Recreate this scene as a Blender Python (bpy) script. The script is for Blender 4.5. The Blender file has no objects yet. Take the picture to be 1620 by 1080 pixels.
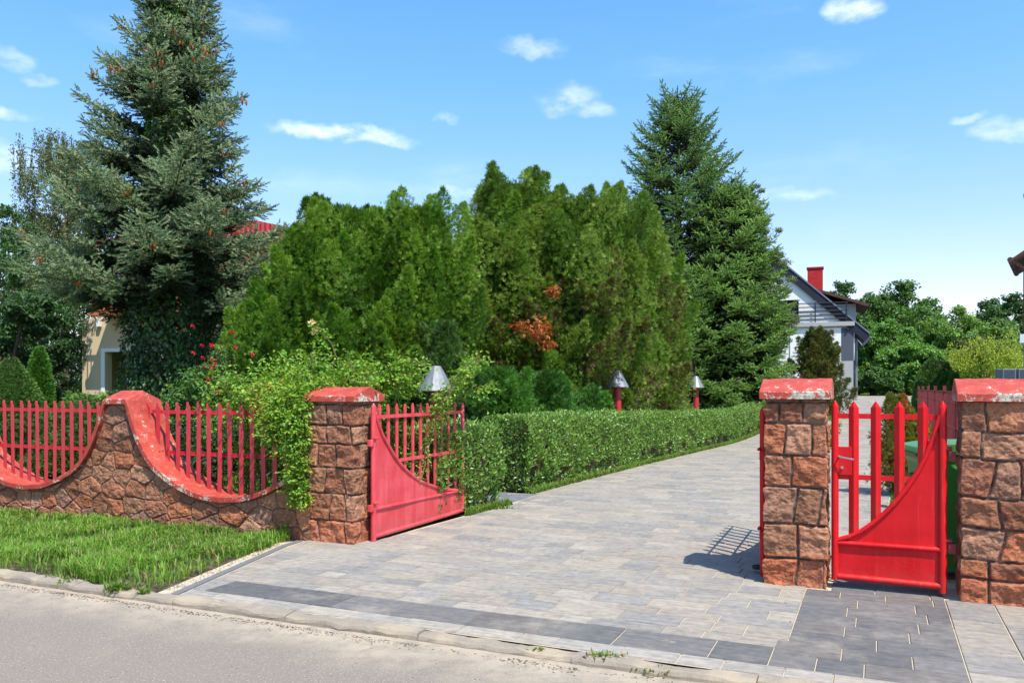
import bpy, math
import numpy as np
from mathutils import Vector, Matrix
R = np.random.default_rng(7)
scene = bpy.context.scene
COL = scene.collection

# ------------------------------------------------------------------ camera
cam_d = bpy.data.cameras.new("camera"); cam = bpy.data.objects.new("camera", cam_d); COL.objects.link(cam)
cam.location = (0, 0, 1.5); cam.rotation_euler = (math.radians(90), 0, 0)
cam_d.sensor_width = 36; cam_d.lens = 36 * 1300 / 1620; cam_d.shift_y = 72 / 1620
cam_d.clip_start = 0.05; cam_d.clip_end = 2000
scene.camera = cam
scene.view_settings.view_transform = 'Standard'; scene.view_settings.look = 'None'
scene.view_settings.exposure = 0.5; scene.view_settings.gamma = 1
scene.cycles.max_bounces = 8; scene.cycles.transparent_max_bounces = 8

# ------------------------------------------------------------------ light
SUNV = Vector((0.40, -0.66, 1.35)).normalized()
SUN_EL = math.asin(SUNV.z); SUN_ROT = math.atan2(SUNV.x, SUNV.y)
sd = bpy.data.lights.new("sun", 'SUN'); so = bpy.data.objects.new("sun", sd); COL.objects.link(so)
sd.energy = 5.0; sd.angle = math.radians(0.5); sd.color = (1, 0.955, 0.88)
so.rotation_euler = SUNV.to_track_quat('Z', 'Y').to_euler(); so.location = (10, -10, 20)


class NT:
    """tiny node-graph helper"""
    def __init__(s, nt): s.nt = nt; nt.nodes.clear()
    def n(s, typ, ins=None, **props):
        nd = s.nt.nodes.new(typ)
        for k, v in props.items(): setattr(nd, k, v)
        for k, v in (ins or {}).items():
            if isinstance(v, bpy.types.NodeSocket): s.nt.links.new(v, nd.inputs[k])
            else: nd.inputs[k].default_value = v
        return nd
    def noise(s, scale, detail=4, rough=.55, vec=None, dist=0.0, dim='3D'):
        i = {'Scale': scale, 'Detail': detail, 'Roughness': rough, 'Distortion': dist}
        if vec is not None: i['Vector'] = vec
        return s.n('ShaderNodeTexNoise', i, noise_dimensions=dim).outputs['Fac']
    def ramp(s, fac, lo, hi, a=0.0, b=1.0):
        return s.n('ShaderNodeMapRange', {0: fac, 1: lo, 2: hi, 3: a, 4: b}, interpolation_type='SMOOTHSTEP').outputs[0]
    def mix(s, f, a, b, mode='MIX'):
        m = s.n('ShaderNodeMix', data_type='RGBA', blend_type=mode)
        for idx, v in ((0, f), (6, a), (7, b)):
            if isinstance(v, bpy.types.NodeSocket): s.nt.links.new(v, m.inputs[idx])
            else:
                m.inputs[idx].default_value = v if idx == 0 else (tuple(v) + (1,) if len(v) == 3 else v)
        return m.outputs[2]
    def math(s, op, a, b=0.0, c=0.0):
        return s.n('ShaderNodeMath', {0: a, 1: b, 2: c}, operation=op).outputs[0]
    def mapping(s, vec, scale=(1, 1, 1), loc=(0, 0, 0), rot=(0, 0, 0)):
        return s.n('ShaderNodeMapping', {'Vector': vec, 'Scale': scale, 'Location': loc, 'Rotation': rot}).outputs[0]


# ------------------------------------------------------------------ sky
w = bpy.data.worlds.new("World"); scene.world = w; w.use_nodes = True
t = NT(w.node_tree)
sky = t.n('ShaderNodeTexSky', sky_type='NISHITA', sun_disc=False, sun_elevation=SUN_EL, sun_rotation=SUN_ROT,
          altitude=100, air_density=1.0, dust_density=0.6, ozone_density=1.3)
gen = t.n('ShaderNodeTexCoord').outputs['Generated']
sep = t.n('ShaderNodeSeparateXYZ', {0: gen})
X, Y, Z = sep.outputs
az = t.math('ARCTAN2', X, Y); el = t.math('ARCSINE', Z)
def cl(px, py, wpx, hpx, amt):      # a small fair-weather cloud seen in this direction of the sky
    a0 = math.atan2(px - 810, 1300); e0 = math.atan((612 - py) / math.hypot(px - 810, 1300))
    return a0, e0, wpx / 1300, hpx / 1300, amt
clouds = [cl(540, 214, 105, 13, .85), cl(475, 210, 40, 9, .7), cl(905, 158, 52, 24, .5), cl(955, 172, 30, 14, .35), cl(838, 76, 55, 14, .38), cl(1356, 18, 34, 14, .75),
          cl(1245, 313, 66, 12, .42), cl(4, 186, 26, 11, .55), cl(5, 90, 20, 16, .4), cl(1610, 200, 40, 14, .45), cl(1545, 188, 24, 7, .4),
          cl(725, 297, 40, 8, .35), cl(42, 122, 18, 10, .4), cl(1140, 250, 36, 16, .4), cl(5, 262, 40, 22, .5), cl(690, 188, 22, 8, .3), cl(862, 296, 40, 9, .35)]
warp = t.noise(9, 4, .6, gen); warp2 = t.noise(11, 4, .6, t.mapping(gen, loc=(5, 3, 2)))
wa = t.math('ADD', az, t.math('MULTIPLY', t.math('SUBTRACT', warp, .5), .10))
we = t.math('ADD', el, t.math('MULTIPLY', t.math('SUBTRACT', warp2, .5), .05))
tot = None
for a0, e0, sa, se, amt in clouds:
    da = t.math('DIVIDE', t.math('SUBTRACT', wa, a0), sa); de = t.math('DIVIDE', t.math('SUBTRACT', we, e0), se)
    d = t.math('ADD', t.math('MULTIPLY', da, da), t.math('MULTIPLY', de, de))
    g = t.math('MULTIPLY', t.ramp(d, 0.0, 1.5, 1, 0), amt)
    tot = g if tot is None else t.math('MAXIMUM', tot, g)
fine = t.noise(26, 6, .62, t.mapping(gen, scale=(1, 1, 2.2)))
cm = t.math('MULTIPLY', tot, t.ramp(fine, .25, .78))
cm = t.math('MAXIMUM', cm, t.math('MULTIPLY', t.ramp(t.noise(3.2, 7, .6, t.mapping(gen, scale=(1, 1, 3.5), loc=(3, 1, 0))), .55, .88), .22))
tint = t.mix(t.ramp(Z, .02, .42), (1.04, .86, .93), (.88, 1.08, 1.17))
skyc = t.mix(cm, t.mix(1.0, sky.outputs[0], tint, 'MULTIPLY'), (5.6, 5.9, 6.3))
hs = t.n('ShaderNodeHueSaturation', {'Hue': .5, 'Saturation': 1.12, 'Value': 1.2, 'Color': skyc})
bg = t.n('ShaderNodeBackground', {'Color': hs.outputs[0], 'Strength': 0.15})
t.n('ShaderNodeOutputWorld', {'Surface': bg.outputs[0]})

# ------------------------------------------------------------------ frame of the gateway: u along the wall, v into the plot
A = math.atan(.444); CA, SA = math.cos(A), math.sin(A); P0 = (-1.515, 7.83)
def XY(u, v): return P0[0] + CA * u + SA * v, P0[1] - SA * u + CA * v
def UV(x, y):
    rx, ry = x - P0[0], y - P0[1]; return CA * rx - SA * ry, SA * rx + CA * ry
def sstep(x, a, b):
    q = np.clip((np.asarray(x, float) - a) / (b - a), 0, 1); return q * q * (3 - 2 * q)
def gz(u, v): return 1.1 * sstep(v, 15, 34)          # the drive climbs towards the white house
def W(u, v, z=0.0): x, y = XY(u, v); return (x, y, float(gz(u, v)) + z)
GROT = -A
def at(px, py, Yd):                                   # photograph direction + real distance -> world point
    return ((px - 810) / 1300 * Yd, Yd, 1.5 + (612 - py) / 1300 * Yd)
def ground_at(x, y): u, v = UV(x, y); return float(gz(u, v))

# ------------------------------------------------------------------ materials
MATS = {}
def mat(name, build, rough=.8, spec=.3, **kw):
    m = bpy.data.materials.new(name); m.use_nodes = True; t = NT(m.node_tree)
    bs = t.n('ShaderNodeBsdfPrincipled', {'Roughness': rough, 'Specular IOR Level': spec})
    for k, v in kw.items(): bs.inputs[k].default_value = v
    t.n('ShaderNodeOutputMaterial', {'Surface': bs.outputs[0]})
    t.bs = bs; t.obj = t.n('ShaderNodeTexCoord').outputs['Object']
    t.pos = t.n('ShaderNodeNewGeometry').outputs['Position']
    build(t); MATS[name] = m; return m
def setc(t, c):
    if isinstance(c, bpy.types.NodeSocket): t.nt.links.new(c, t.bs.inputs['Base Color'])
    else: t.bs.inputs['Base Color'].default_value = tuple(c) + (1,)
def bump(t, h, strength=.4, dist=.01):
    b = t.n('ShaderNodeBump', {'Height': h, 'Strength': strength, 'Distance': dist}); t.nt.links.new(b.outputs[0], t.bs.inputs['Normal'])
def attr(t, nm='col'): return t.n('ShaderNodeAttribute', attribute_name=nm).outputs['Color']
def rough_link(t, s): t.nt.links.new(s, t.bs.inputs['Roughness'])

def b_asphalt(t):
    n1 = t.noise(240, 3, .7, t.pos); n2 = t.noise(1.1, 5, .6, t.pos); n3 = t.noise(70, 2, .6, t.pos)
    c = t.mix(t.ramp(n1, .35, .7), (.155, .128, .102), (.32, .266, .21))
    c = t.mix(t.ramp(n3, .58, .72, 0, .8), c, (.40, .37, .335))
    c = t.mix(t.ramp(n3, .24, .36, .6, 0), c, (.075, .068, .065))
    sand = t.ramp(n2, .52, .75, 0, .35); c = t.mix(sand, c, (.42, .335, .245))
    # sand washed along the kerb: a real deposit that follows the kerb line
    uvp = t.n('ShaderNodeSeparateXYZ', {0: t.pos})
    v = t.math('ADD', t.math('MULTIPLY', t.math('SUBTRACT', uvp.outputs[0], P0[0]), SA), t.math('MULTIPLY', t.math('SUBTRACT', uvp.outputs[1], P0[1]), CA))
    vv = t.math('ADD', v, t.math('MULTIPLY', t.noise(1.7, 5, .65, t.pos), .9))
    near = t.ramp(vv, -2.45, -1.72)
    c = t.mix(t.math('MULTIPLY', near, t.ramp(t.noise(9, 4, .6, t.pos), .28, .62, .25, .9)), c, (.42, .345, .255))
    cr = t.n('ShaderNodeTexVoronoi', {'Vector': t.mapping(t.pos, scale=(.35, .35, .35)), 'Scale': 1.0}, feature='DISTANCE_TO_EDGE').outputs['Distance']
    setc(t, c); bump(t, t.math('ADD', n1, t.math('MULTIPLY', n3, .8)), .55, .006)
mat('asphalt', b_asphalt, .9, .2)

def b_concrete(t):
    n1 = t.noise(60, 4, .65, t.pos); n2 = t.noise(3, 5, .6, t.pos)
    c = t.mix(n1, (.19, .155, .12), (.34, .285, .22)); c = t.mix(t.ramp(n2, .45, .62, 0, .7), c, (.38, .305, .21))
    c = t.mix(t.ramp(t.noise(14, 4, .7, t.pos), .62, .75, 0, .6), c, (.14, .12, .10))
    setc(t, c); bump(t, n1, .5, .006)
mat('kerb_concrete', b_concrete, .9, .2)

def b_sand(t):
    n = t.noise(160, 3, .7, t.pos); c = t.mix(n, (.36, .29, .205), (.60, .50, .37))
    c = t.mix(t.ramp(t.noise(6, 4, .6, t.pos), .55, .68, 0, .6), c, (.20, .15, .10)); setc(t, c); bump(t, n, .5, .004)
mat('sand', b_sand, .95, .1)

def b_paver(t):
    a = attr(t); u = t.mapping(t.pos, rot=(0, 0, A))
    st = t.noise(1, 4, .6, t.mapping(u, scale=(5, 34, 5)))     # cloudy streaks cast into the slabs
    bl = t.noise(16, 4, .6, t.pos); g = t.noise(320, 2, .6, t.pos)
    f = t.math('ADD', t.math('MULTIPLY', st, .6), t.math('MULTIPLY', bl, .5))
    c = t.mix(1.0, a, t.mix(t.ramp(f, .36, .74), (.74, .755, .79), (1.27, 1.23, 1.16)), 'MULTIPLY')
    c = t.mix(1.0, c, t.mix(g, (.84, .84, .84), (1.16, 1.16, 1.16)), 'MULTIPLY')
    dust = t.ramp(t.noise(1.5, 6, .68, t.pos), .50, .72, 0, .42); c = t.mix(dust, c, (.40, .345, .265))
    spot = t.ramp(t.noise(5.5, 4, .6, t.mapping(t.pos, loc=(9, 2, 0))), .66, .76, 0, .7); c = t.mix(spot, c, (.43, .355, .25))
    c = t.mix(t.ramp(t.noise(4.5, 5, .65, t.mapping(t.pos, loc=(1, 7, 3))), .66, .78, 0, .35), c, (.13, .12, .115))
    setc(t, c); bump(t, t.math('ADD', t.math('MULTIPLY', g, .5), bl), .35, .003)
mat('concrete_paver', b_paver, .82, .25)
mat('edging', lambda t: (setc(t, t.mix(t.noise(30, 4, .6, t.pos), (.10, .10, .105), (.20, .20, .20))), bump(t, t.noise(150, 2, .6, t.pos), .3, .003)), .85, .2)

def b_soil(t):
    n = t.noise(8, 6, .65, t.pos); c = t.mix(t.ramp(n, .4, .65), (.055, .045, .03), (.16, .125, .075)); setc(t, c); bump(t, t.noise(60, 4, .7, t.pos), .8, .02)
mat('soil', b_soil, .95, .1)
def b_lawn(t):
    n = t.noise(5, 6, .65, t.pos); c = t.mix(t.ramp(n, .35, .65), (.035, .075, .012), (.085, .16, .03)); c = t.mix(t.ramp(t.noise(25, 4, .6, t.pos), .6, .75, 0, .5), c, (.14, .12, .06))
    setc(t, c); bump(t, t.noise(90, 4, .7, t.pos), .8, .03)
mat('lawn_green', b_lawn, .95, .1)

def b_stone(t):
    a = attr(t); n = t.noise(28, 6, .7, t.obj); f = t.noise(110, 4, .7, t.obj)
    c = t.mix(1.0, a, t.mix(t.ramp(n, .3, .72), (.62, .55, .52), (1.32, 1.3, 1.26)), 'MULTIPLY')
    c = t.mix(t.ramp(t.noise(9, 5, .6, t.obj), .60, .74, 0, .35), c, (.32, .25, .18)); c = t.mix(t.ramp(t.noise(6, 5, .65, t.mapping(t.obj, loc=(3, 8, 1))), .56, .70, 0, .45), c, (.36, .10, .045))
    c = t.mix(t.ramp(f, .62, .74, 0, .55), c, (.075, .045, .035))
    setc(t, c); bump(t, t.math('ADD', t.math('MULTIPLY', n, 1.0), t.math('MULTIPLY', f, .5)), .8, .008)
mat('sandstone', b_stone, .88, .2)

def b_capred(t):
    big = t.noise(7, 5, .62, t.obj); fn = t.noise(38, 6, .72, t.obj); sp = t.noise(60, 2, .5, t.mapping(t.obj, loc=(4, 4, 4)))
    base = t.mix(t.ramp(big, .3, .7), (.34, .040, .024), (.45, .068, .042))
    base = t.mix(t.ramp(t.noise(20, 4, .6, t.obj), .5, .7, 0, .35), base, (.60, .17, .13))
    chip = t.math('MULTIPLY', t.ramp(t.math('ADD', t.math('MULTIPLY', big, .62), t.math('MULTIPLY', fn, .5)), attr_f(t), t.math('ADD', attr_f(t), .02)), 1.0)
    cc = t.mix(t.ramp(fn, .45, .6), (.30, .27, .21), (.60, .54, .42))
    c = t.mix(chip, base, cc)
    c = t.mix(t.ramp(sp, .735, .76), c, (.5, .42, .34))
    setc(t, c); bump(t, t.math('SUBTRACT', t.math('MULTIPLY', fn, .35), chip), .6, .005)
def attr_f(t): return t.n('ShaderNodeAttribute', attribute_name='chip').outputs['Fac']
mat('flaking_red_paint', b_capred, .62, .4)

def b_gate(col1, col2, pk):
    def f(t):
        n = t.noise(5, 4, .6, t.obj); vs = t.noise(1, 4, .6, t.mapping(t.obj, scale=(14, 14, 1.2)))
        c = t.mix(t.ramp(t.math('ADD', t.math('MULTIPLY', n, .5), t.math('MULTIPLY', vs, .5)), .35, .68), col1, col2)
        fl = t.ramp(t.noise(24, 6, .75, t.obj), .655, .69, 0, 1); c = t.mix(t.math('MULTIPLY', fl, pk), c, (.10, .035, .022))
        zz = t.n('ShaderNodeSeparateXYZ', {0: t.obj}).outputs[2]; dirt = t.math('MULTIPLY', t.ramp(t.math('ADD', zz, t.math('MULTIPLY', n, -.25)), -.10, .10, 1, 0), t.ramp(t.noise(30, 5, .7, t.obj), .35, .65))
        c = t.mix(t.math('MULTIPLY', dirt, pk * .55), c, (.16, .07, .045)); c = t.mix(t.ramp(t.noise(1, 5, .7, t.mapping(t.obj, scale=(26, 26, 1.0), loc=(2, 5, 1))), .60, .72, 0, .28), c, (.72, .20, .19) if pk > .5 else col2)
        setc(t, c); bump(t, t.noise(40, 3, .6, t.obj), .25, .003); rough_link(t, t.ramp(n, .3, .7, .32, .5))
    return f
mat('faded_red_metal', b_gate((.53, .034, .044), (.66, .085, .098), .8), .4, .5)
mat('bright_red_metal', b_gate((.50, .005, .009), (.62, .009, .014), .8), .45, .28)
mat('fence_red_metal', b_gate((.46, .024, .036), (.56, .042, .058), .6), .4, .5)
mat('dull_red_mesh', b_gate((.15, .025, .03), (.26, .045, .045), .3), .6, .3)
mat('hinge_dark', lambda t: setc(t, t.mix(t.noise(30, 4, .6, t.obj), (.30, .012, .018), (.10, .03, .025))), .5, .4)
mat('steel', lambda t: setc(t, (.45, .45, .46)), .3, .5, Metallic=.9)
mat('zinc', lambda t: (setc(t, t.mix(t.noise(1, 5, .6, t.mapping(t.obj, scale=(30, 30, 4))), (.07, .075, .08), (.30, .315, .32))), bump(t, t.noise(12, 3, .6, t.obj), .3, .01)), .5, .4, Metallic=.25)
mat('red_post', b_gate((.42, .02, .025), (.50, .035, .035), .3), .55, .4)
mat('green_plastic', lambda t: (setc(t, t.mix(t.noise(6, 4, .6, t.obj), (.06, .34, .05), (.09, .42, .07))), bump(t, t.noise(200, 2, .5, t.obj), .1, .001)), .42, .45)
mat('dark_green_plastic', lambda t: setc(t, (.012, .05, .03)), .45, .4)
mat('light_green_plastic', lambda t: setc(t, t.mix(t.noise(8, 3, .6, t.obj), (.05, .17, .045), (.075, .22, .06))), .42, .45)
mat('black_rubber', lambda t: setc(t, (.018, .018, .02)), .7, .3)
mat('black_roof', lambda t: (setc(t, t.mix(t.noise(3, 4, .6, t.obj), (.018, .022, .03), (.035, .042, .055))), bump(t, t.noise(20, 2, .5, t.obj), .2, .01)), .5, .4)
mat('brown_roof', lambda t: (setc(t, t.mix(t.noise(8, 4, .6, t.obj), (.07, .03, .02), (.13, .06, .045))), bump(t, t.noise(30, 3, .5, t.obj), .4, .01)), .7, .3)
mat('red_roof_tile', lambda t: (setc(t, t.mix(t.noise(8, 4, .6, t.obj), (.40, .02, .025), (.55, .05, .05))), bump(t, t.n('ShaderNodeTexWave', {'Vector': t.obj, 'Scale': 2.2}).outputs['Fac'], .8, .05)), .5, .4)
mat('white_plaster', lambda t: (setc(t, t.mix(t.noise(1.2, 5, .6, t.obj), (.80, .785, .76), (.88, .865, .84))), bump(t, t.noise(60, 3, .6, t.obj), .25, .006)), .85, .2)
mat('grey_plaster', lambda t: (setc(t, t.mix(t.noise(1.2, 5, .6, t.obj), (.36, .355, .35), (.45, .44, .43))), bump(t, t.noise(60, 3, .6, t.obj), .25, .006)), .85, .2)
mat('slate_plaster', lambda t: setc(t, (.09, .10, .13)), .8, .2)
mat('beige_plaster', lambda t: (setc(t, t.mix(t.noise(1.5, 5, .6, t.obj), (.56, .43, .27), (.65, .51, .34))), bump(t, t.noise(60, 3, .6, t.obj), .3, .006)), .88, .2)
mat('orange_wood', lambda t: setc(t, t.mix(t.noise(1, 4, .6, t.mapping(t.obj, scale=(3, 3, 20))), (.35, .09, .025), (.52, .17, .06))), .6, .3)
mat('white_frame', lambda t: setc(t, (.78, .78, .78)), .4, .4)
mat('dark_metal', lambda t: setc(t, (.018, .021, .034)), .65, .3)
mat('grey_metal', lambda t: setc(t, (.16, .18, .22)), .45, .5)
mat('glass', lambda t: setc(t, (.02, .025, .03)), .05, .8)
mat('lamp_globe', lambda t: setc(t, (.8, .74, .6)), .3, .5)
def b_brickred(t):
    b = t.n('ShaderNodeTexBrick', {'Vector': t.mapping(t.obj, rot=(math.radians(90), 0, 0)), 'Color1': (.42, .02, .025, 1), 'Color2': (.52, .035, .035, 1), 'Mortar': (.24, .02, .02, 1), 'Scale': 5.0, 'Mortar Size': .02})
    setc(t, b.outputs['Color'])
mat('red_brick', b_brickred, .8, .2)
def b_bark(t):
    n = t.noise(1, 6, .7, t.mapping(t.obj, scale=(16, 16, 3))); setc(t, t.mix(n, (.035, .024, .016), (.20, .145, .10))); bump(t, n, .9, .02)
mat('bark', b_bark, .92, .15)
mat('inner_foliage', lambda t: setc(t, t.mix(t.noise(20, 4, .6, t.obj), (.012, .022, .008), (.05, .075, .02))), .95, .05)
mat('twig_brown', lambda t: setc(t, t.mix(t.noise(9, 3, .6, t.obj), (.10, .065, .035), (.26, .18, .10))), .9, .15)

def leafmat(name, rough=.55, trans=.30, spec=.35, tint=(1.25, 1.35, .55)):
    """foliage: colour from the leaf's own 'col' attribute, light passes through the blade"""
    m = bpy.data.materials.new(name); m.use_nodes = True; t = NT(m.node_tree)
    a = attr(t)
    p = t.n('ShaderNodeBsdfPrincipled', {'Base Color': a, 'Roughness': rough, 'Specular IOR Level': spec})
    tr = t.n('ShaderNodeBsdfTranslucent', {'Color': t.mix(1.0, a, tint, 'MULTIPLY')})
    mx = t.n('ShaderNodeMixShader', {0: trans, 1: p.outputs[0], 2: tr.outputs[0]})
    t.n('ShaderNodeOutputMaterial', {'Surface': mx.outputs[0]}); MATS[name] = m
leafmat('leaf', .5, .34); leafmat('needle', .55, .16, .3, (1.1, 1.15, .8)); leafmat('grass_blade', .5, .40); leafmat('glossy_leaf', .38, .26, .5)
leafmat('scale_leaf', .55, .27, .3, (1.2, 1.25, .6)); leafmat('petal', .5, .3, .3, (1, .6, .6))

# ------------------------------------------------------------------ mesh helpers
def mesh_from(name, V, groups, col=None, smooth=False, extra=None):
    """V (n,3); groups: list of (m,k) face index arrays"""
    me = bpy.data.meshes.new(name); V = np.asarray(V, np.float32)
    me.vertices.add(len(V)); me.vertices.foreach_set('co', V.ravel())
    groups = [np.asarray(g, np.int32) for g in groups if len(g)]
    nl = sum(g.size for g in groups); nf = sum(len(g) for g in groups)
    me.loops.add(nl); me.loops.foreach_set('vertex_index', np.concatenate([g.ravel() for g in groups]))
    tot = np.concatenate([np.full(len(g), g.shape[1], np.int32) for g in groups])
    me.polygons.add(nf); me.polygons.foreach_set('loop_start', np.concatenate([[0], np.cumsum(tot)[:-1]]).astype(np.int32))
    me.polygons.foreach_set('use_smooth', np.full(nf, bool(smooth)))
    me.update(calc_edges=True)
    if col is not None:
        at_ = me.color_attributes.new('col', 'FLOAT_COLOR', 'POINT'); c4 = np.ones((len(V), 4), np.float32); c4[:, :3] = col
        at_.data.foreach_set('color', c4.ravel())
    for k, v in (extra or {}).items():
        at_ = me.attributes.new(k, 'FLOAT', 'POINT'); at_.data.foreach_set('value', np.broadcast_to(np.asarray(v, np.float32), (len(V),)).copy())
    me.validate(); return me
def link(name, me, m, parent=None, loc=None, rotz=0):
    o = bpy.data.objects.new(name, me); COL.objects.link(o)
    if m: me.materials.append(MATS[m] if isinstance(m, str) else m)
    if parent is not None: o.parent = parent
    if loc is not None: o.location = loc
    if rotz: o.rotation_euler = (0, 0, rotz)
    return o
def tag(o, label, cat, group=None, kind=None):
    o['label'] = label; o['category'] = cat
    if group: o['group'] = group
    if kind: o['kind'] = kind
    return o
def thing(name, label, cat, loc=(0, 0, 0), rotz=0, group=None):
    o = bpy.data.objects.new(name, None); COL.objects.link(o); o.empty_display_size = .2
    o.location = loc; o.rotation_euler = (0, 0, rotz); return tag(o, label, cat, group)
def struct(o): o['kind'] = 'structure'; return o

class MB:
    """collects simple solids into one mesh"""
    def __init__(s): s.V = []; s.F = []; s.n = 0
    def add(s, V, F):
        V = np.asarray(V, float); s.V.append(V)
        for f in F: s.F.append([i + s.n for i in f])
        s.n += len(V); return s
    def box(s, x0, x1, y0, y1, z0, z1, M=None):
        V = np.array([(x, y, z) for x in (x0, x1) for y in (y0, y1) for z in (z0, z1)], float)
        if M is not None: V = np.array([M @ Vector(p) for p in V])
        return s.add(V, [(0, 1, 3, 2), (4, 6, 7, 5), (0, 4, 5, 1), (2, 3, 7, 6), (0, 2, 6, 4), (1, 5, 7, 3)])
    def tube(s, pts, r, n=10, cap=True):
        P = [Vector(p) for p in pts]; rr = [float(q) for q in (r if hasattr(r, '__len__') else [r] * len(P))]; V = []; up = None
        for i, p in enumerate(P):
            d = (P[min(i + 1, len(P) - 1)] - P[max(i - 1, 0)]).normalized()
            if up is None: up = Vector((0, 0, 1)) if abs(d.z) < .9 else Vector((1, 0, 0))
            a = d.cross(up).normalized(); b = a.cross(d).normalized(); up = b
            for k in range(n):
                q = 2 * math.pi * k / n; V.append(p + rr[i] * (a * math.cos(q) + b * math.sin(q)))
        F = [(i * n + k, i * n + (k + 1) % n, (i + 1) * n + (k + 1) % n, (i + 1) * n + k) for i in range(len(P) - 1) for k in range(n)]
        if cap: F += [tuple(range(n))[::-1], tuple((len(P) - 1) * n + k for k in range(n))]
        return s.add([tuple(v) for v in V], F)
    def prism(s, poly, y0, y1, axis='y'):
        """polygon in (x,z) extruded along y, or in (y,z) along x, or (x,y) along z"""
        n = len(poly)
        def p3(a, b, c): return (a, c, b) if axis == 'y' else ((c, a, b) if axis == 'x' else (a, b, c))
        V = [p3(a, b, y0) for a, b in poly] + [p3(a, b, y1) for a, b in poly]
        return s.add(V, [tuple(range(n)), tuple(range(2 * n - 1, n - 1, -1))] + [(i, i + n, (i + 1) % n + n, (i + 1) % n) for i in range(n)])
    def lathe(s, prof, n=24, cx=0, cy=0):
        V = [(cx + r * math.cos(2 * math.pi * k / n), cy + r * math.sin(2 * math.pi * k / n), z) for r, z in prof for k in range(n)]
        F = [(i * n + k, i * n + (k + 1) % n, (i + 1) * n + (k + 1) % n, (i + 1) * n + k) for i in range(len(prof) - 1) for k in range(n)]
        return s.add(V, F)
    def build(s, name, m, parent=None, bev=0, smooth=False, loc=None, rotz=0, extra=None):
        import bmesh
        me = bpy.data.meshes.new(name); V = np.concatenate(s.V); me.from_pydata([tuple(v) for v in V], [], s.F)
        bm = bmesh.new(); bm.from_mesh(me); bmesh.ops.recalc_face_normals(bm, faces=bm.faces)
        if bev: bmesh.ops.bevel(bm, geom=list(bm.edges), offset=bev, segments=2, affect='EDGES', profile=.5)
        bm.to_mesh(me); bm.free()
        for k, v in (extra or {}).items():
            a_ = me.attributes.new(k, 'FLOAT', 'POINT'); a_.data.foreach_set('value', np.full(len(me.vertices), v, np.float32))
        if smooth:
            for p in me.polygons: p.use_smooth = True
            me.set_sharp_from_angle(angle=math.radians(40))
        return link(name, me, m, parent, loc, rotz)

# lattice noise for carving real relief
_L = np.random.default_rng(99).random((64, 64, 64)).astype(np.float32)
def vn(x, y, z=0.0):
    x, y, z = np.broadcast_arrays(np.asarray(x, float), np.asarray(y, float), np.asarray(z, float))
    xi, yi, zi = (np.floor(q).astype(int) for q in (x, y, z)); xf, yf, zf = x - xi, y - yi, z - zi
    xf, yf, zf = (q * q * (3 - 2 * q) for q in (xf, yf, zf)); r = 0
    for dx in (0, 1):
        for dy in (0, 1):
            for dz in (0, 1):
                r = r + _L[(xi + dx) % 64, (yi + dy) % 64, (zi + dz) % 64] * (xf if dx else 1 - xf) * (yf if dy else 1 - yf) * (zf if dz else 1 - zf)
    return r
def fbm(x, y, z=0.0, o=4):
    r = 0; a = .5
    for i in range(o): r = r + a * vn(x * 2 ** i + 7.3 * i, y * 2 ** i + 3.1 * i, np.asarray(z) * 2 ** i + 1.7 * i); a *= .5
    return r / (1 - .5 ** o)

STONE_COLS = .92 * np.array([(.35, .155, .085), (.32, .14, .078), (.38, .18, .105), (.33, .165, .095), (.37, .195, .12), (.28, .12, .07), (.34, .18, .115), (.40, .15, .075)])
MORTAR = np.array((.062, .060, .060))
def relief(S, T, idn, edge, seed, mortar_w=.013, deep=.020, base_red=None, amp=1.0):
    """height of stone face and its colour"""
    rs = np.random.default_rng(seed); N = int(idn.max()) + 1
    tilt = rs.normal(0, .05, (N, 2)); off = rs.uniform(-.006, .010, N)
    e = np.clip((edge - mortar_w * .5) / .014, 0, 1); dome = 1 - (1 - e) ** 2.4
    rough = (fbm(S * 9 + idn * 3.7, T * 13 + idn * 1.3, seed, 5) - .5) + .35 * (np.floor(fbm(S * 8 + idn * 2.3, T * 9, seed + 6, 2) * 6) / 6 - .5)
    chis = np.abs(fbm(S * 7 + idn * 5.1, T * 7, seed + 3, 3) - .5)
    h = -deep + dome * (deep + .006 + (off[idn] + rough * .050 - chis * .040) * amp)
    h = h + (fbm(S * 34 + idn, T * 46, seed + 1, 3) - .5) * .013 * dome
    m = edge < mortar_w * .5
    h = np.where(m, -deep + .004 * vn(S * 60, T * 60), h)
    c = STONE_COLS[rs.integers(0, len(STONE_COLS), N)] * rs.uniform(.8, 1.15, (N, 1)); c = c[idn]
    c = c * (0.86 + .5 * (fbm(S * 5, T * 5, seed + 9, 3) - .3)[..., None])
    if base_red is not None:
        k = sstep(T, base_red + .05, base_red)[..., None] * .6; c = c * (1 - k) + np.array((.40, .12, .055)) * k
    mc = MORTAR * (.6 + .9 * vn(S * 30, T * 30))[..., None]
    return h, np.where(m[..., None], mc, c)
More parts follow.
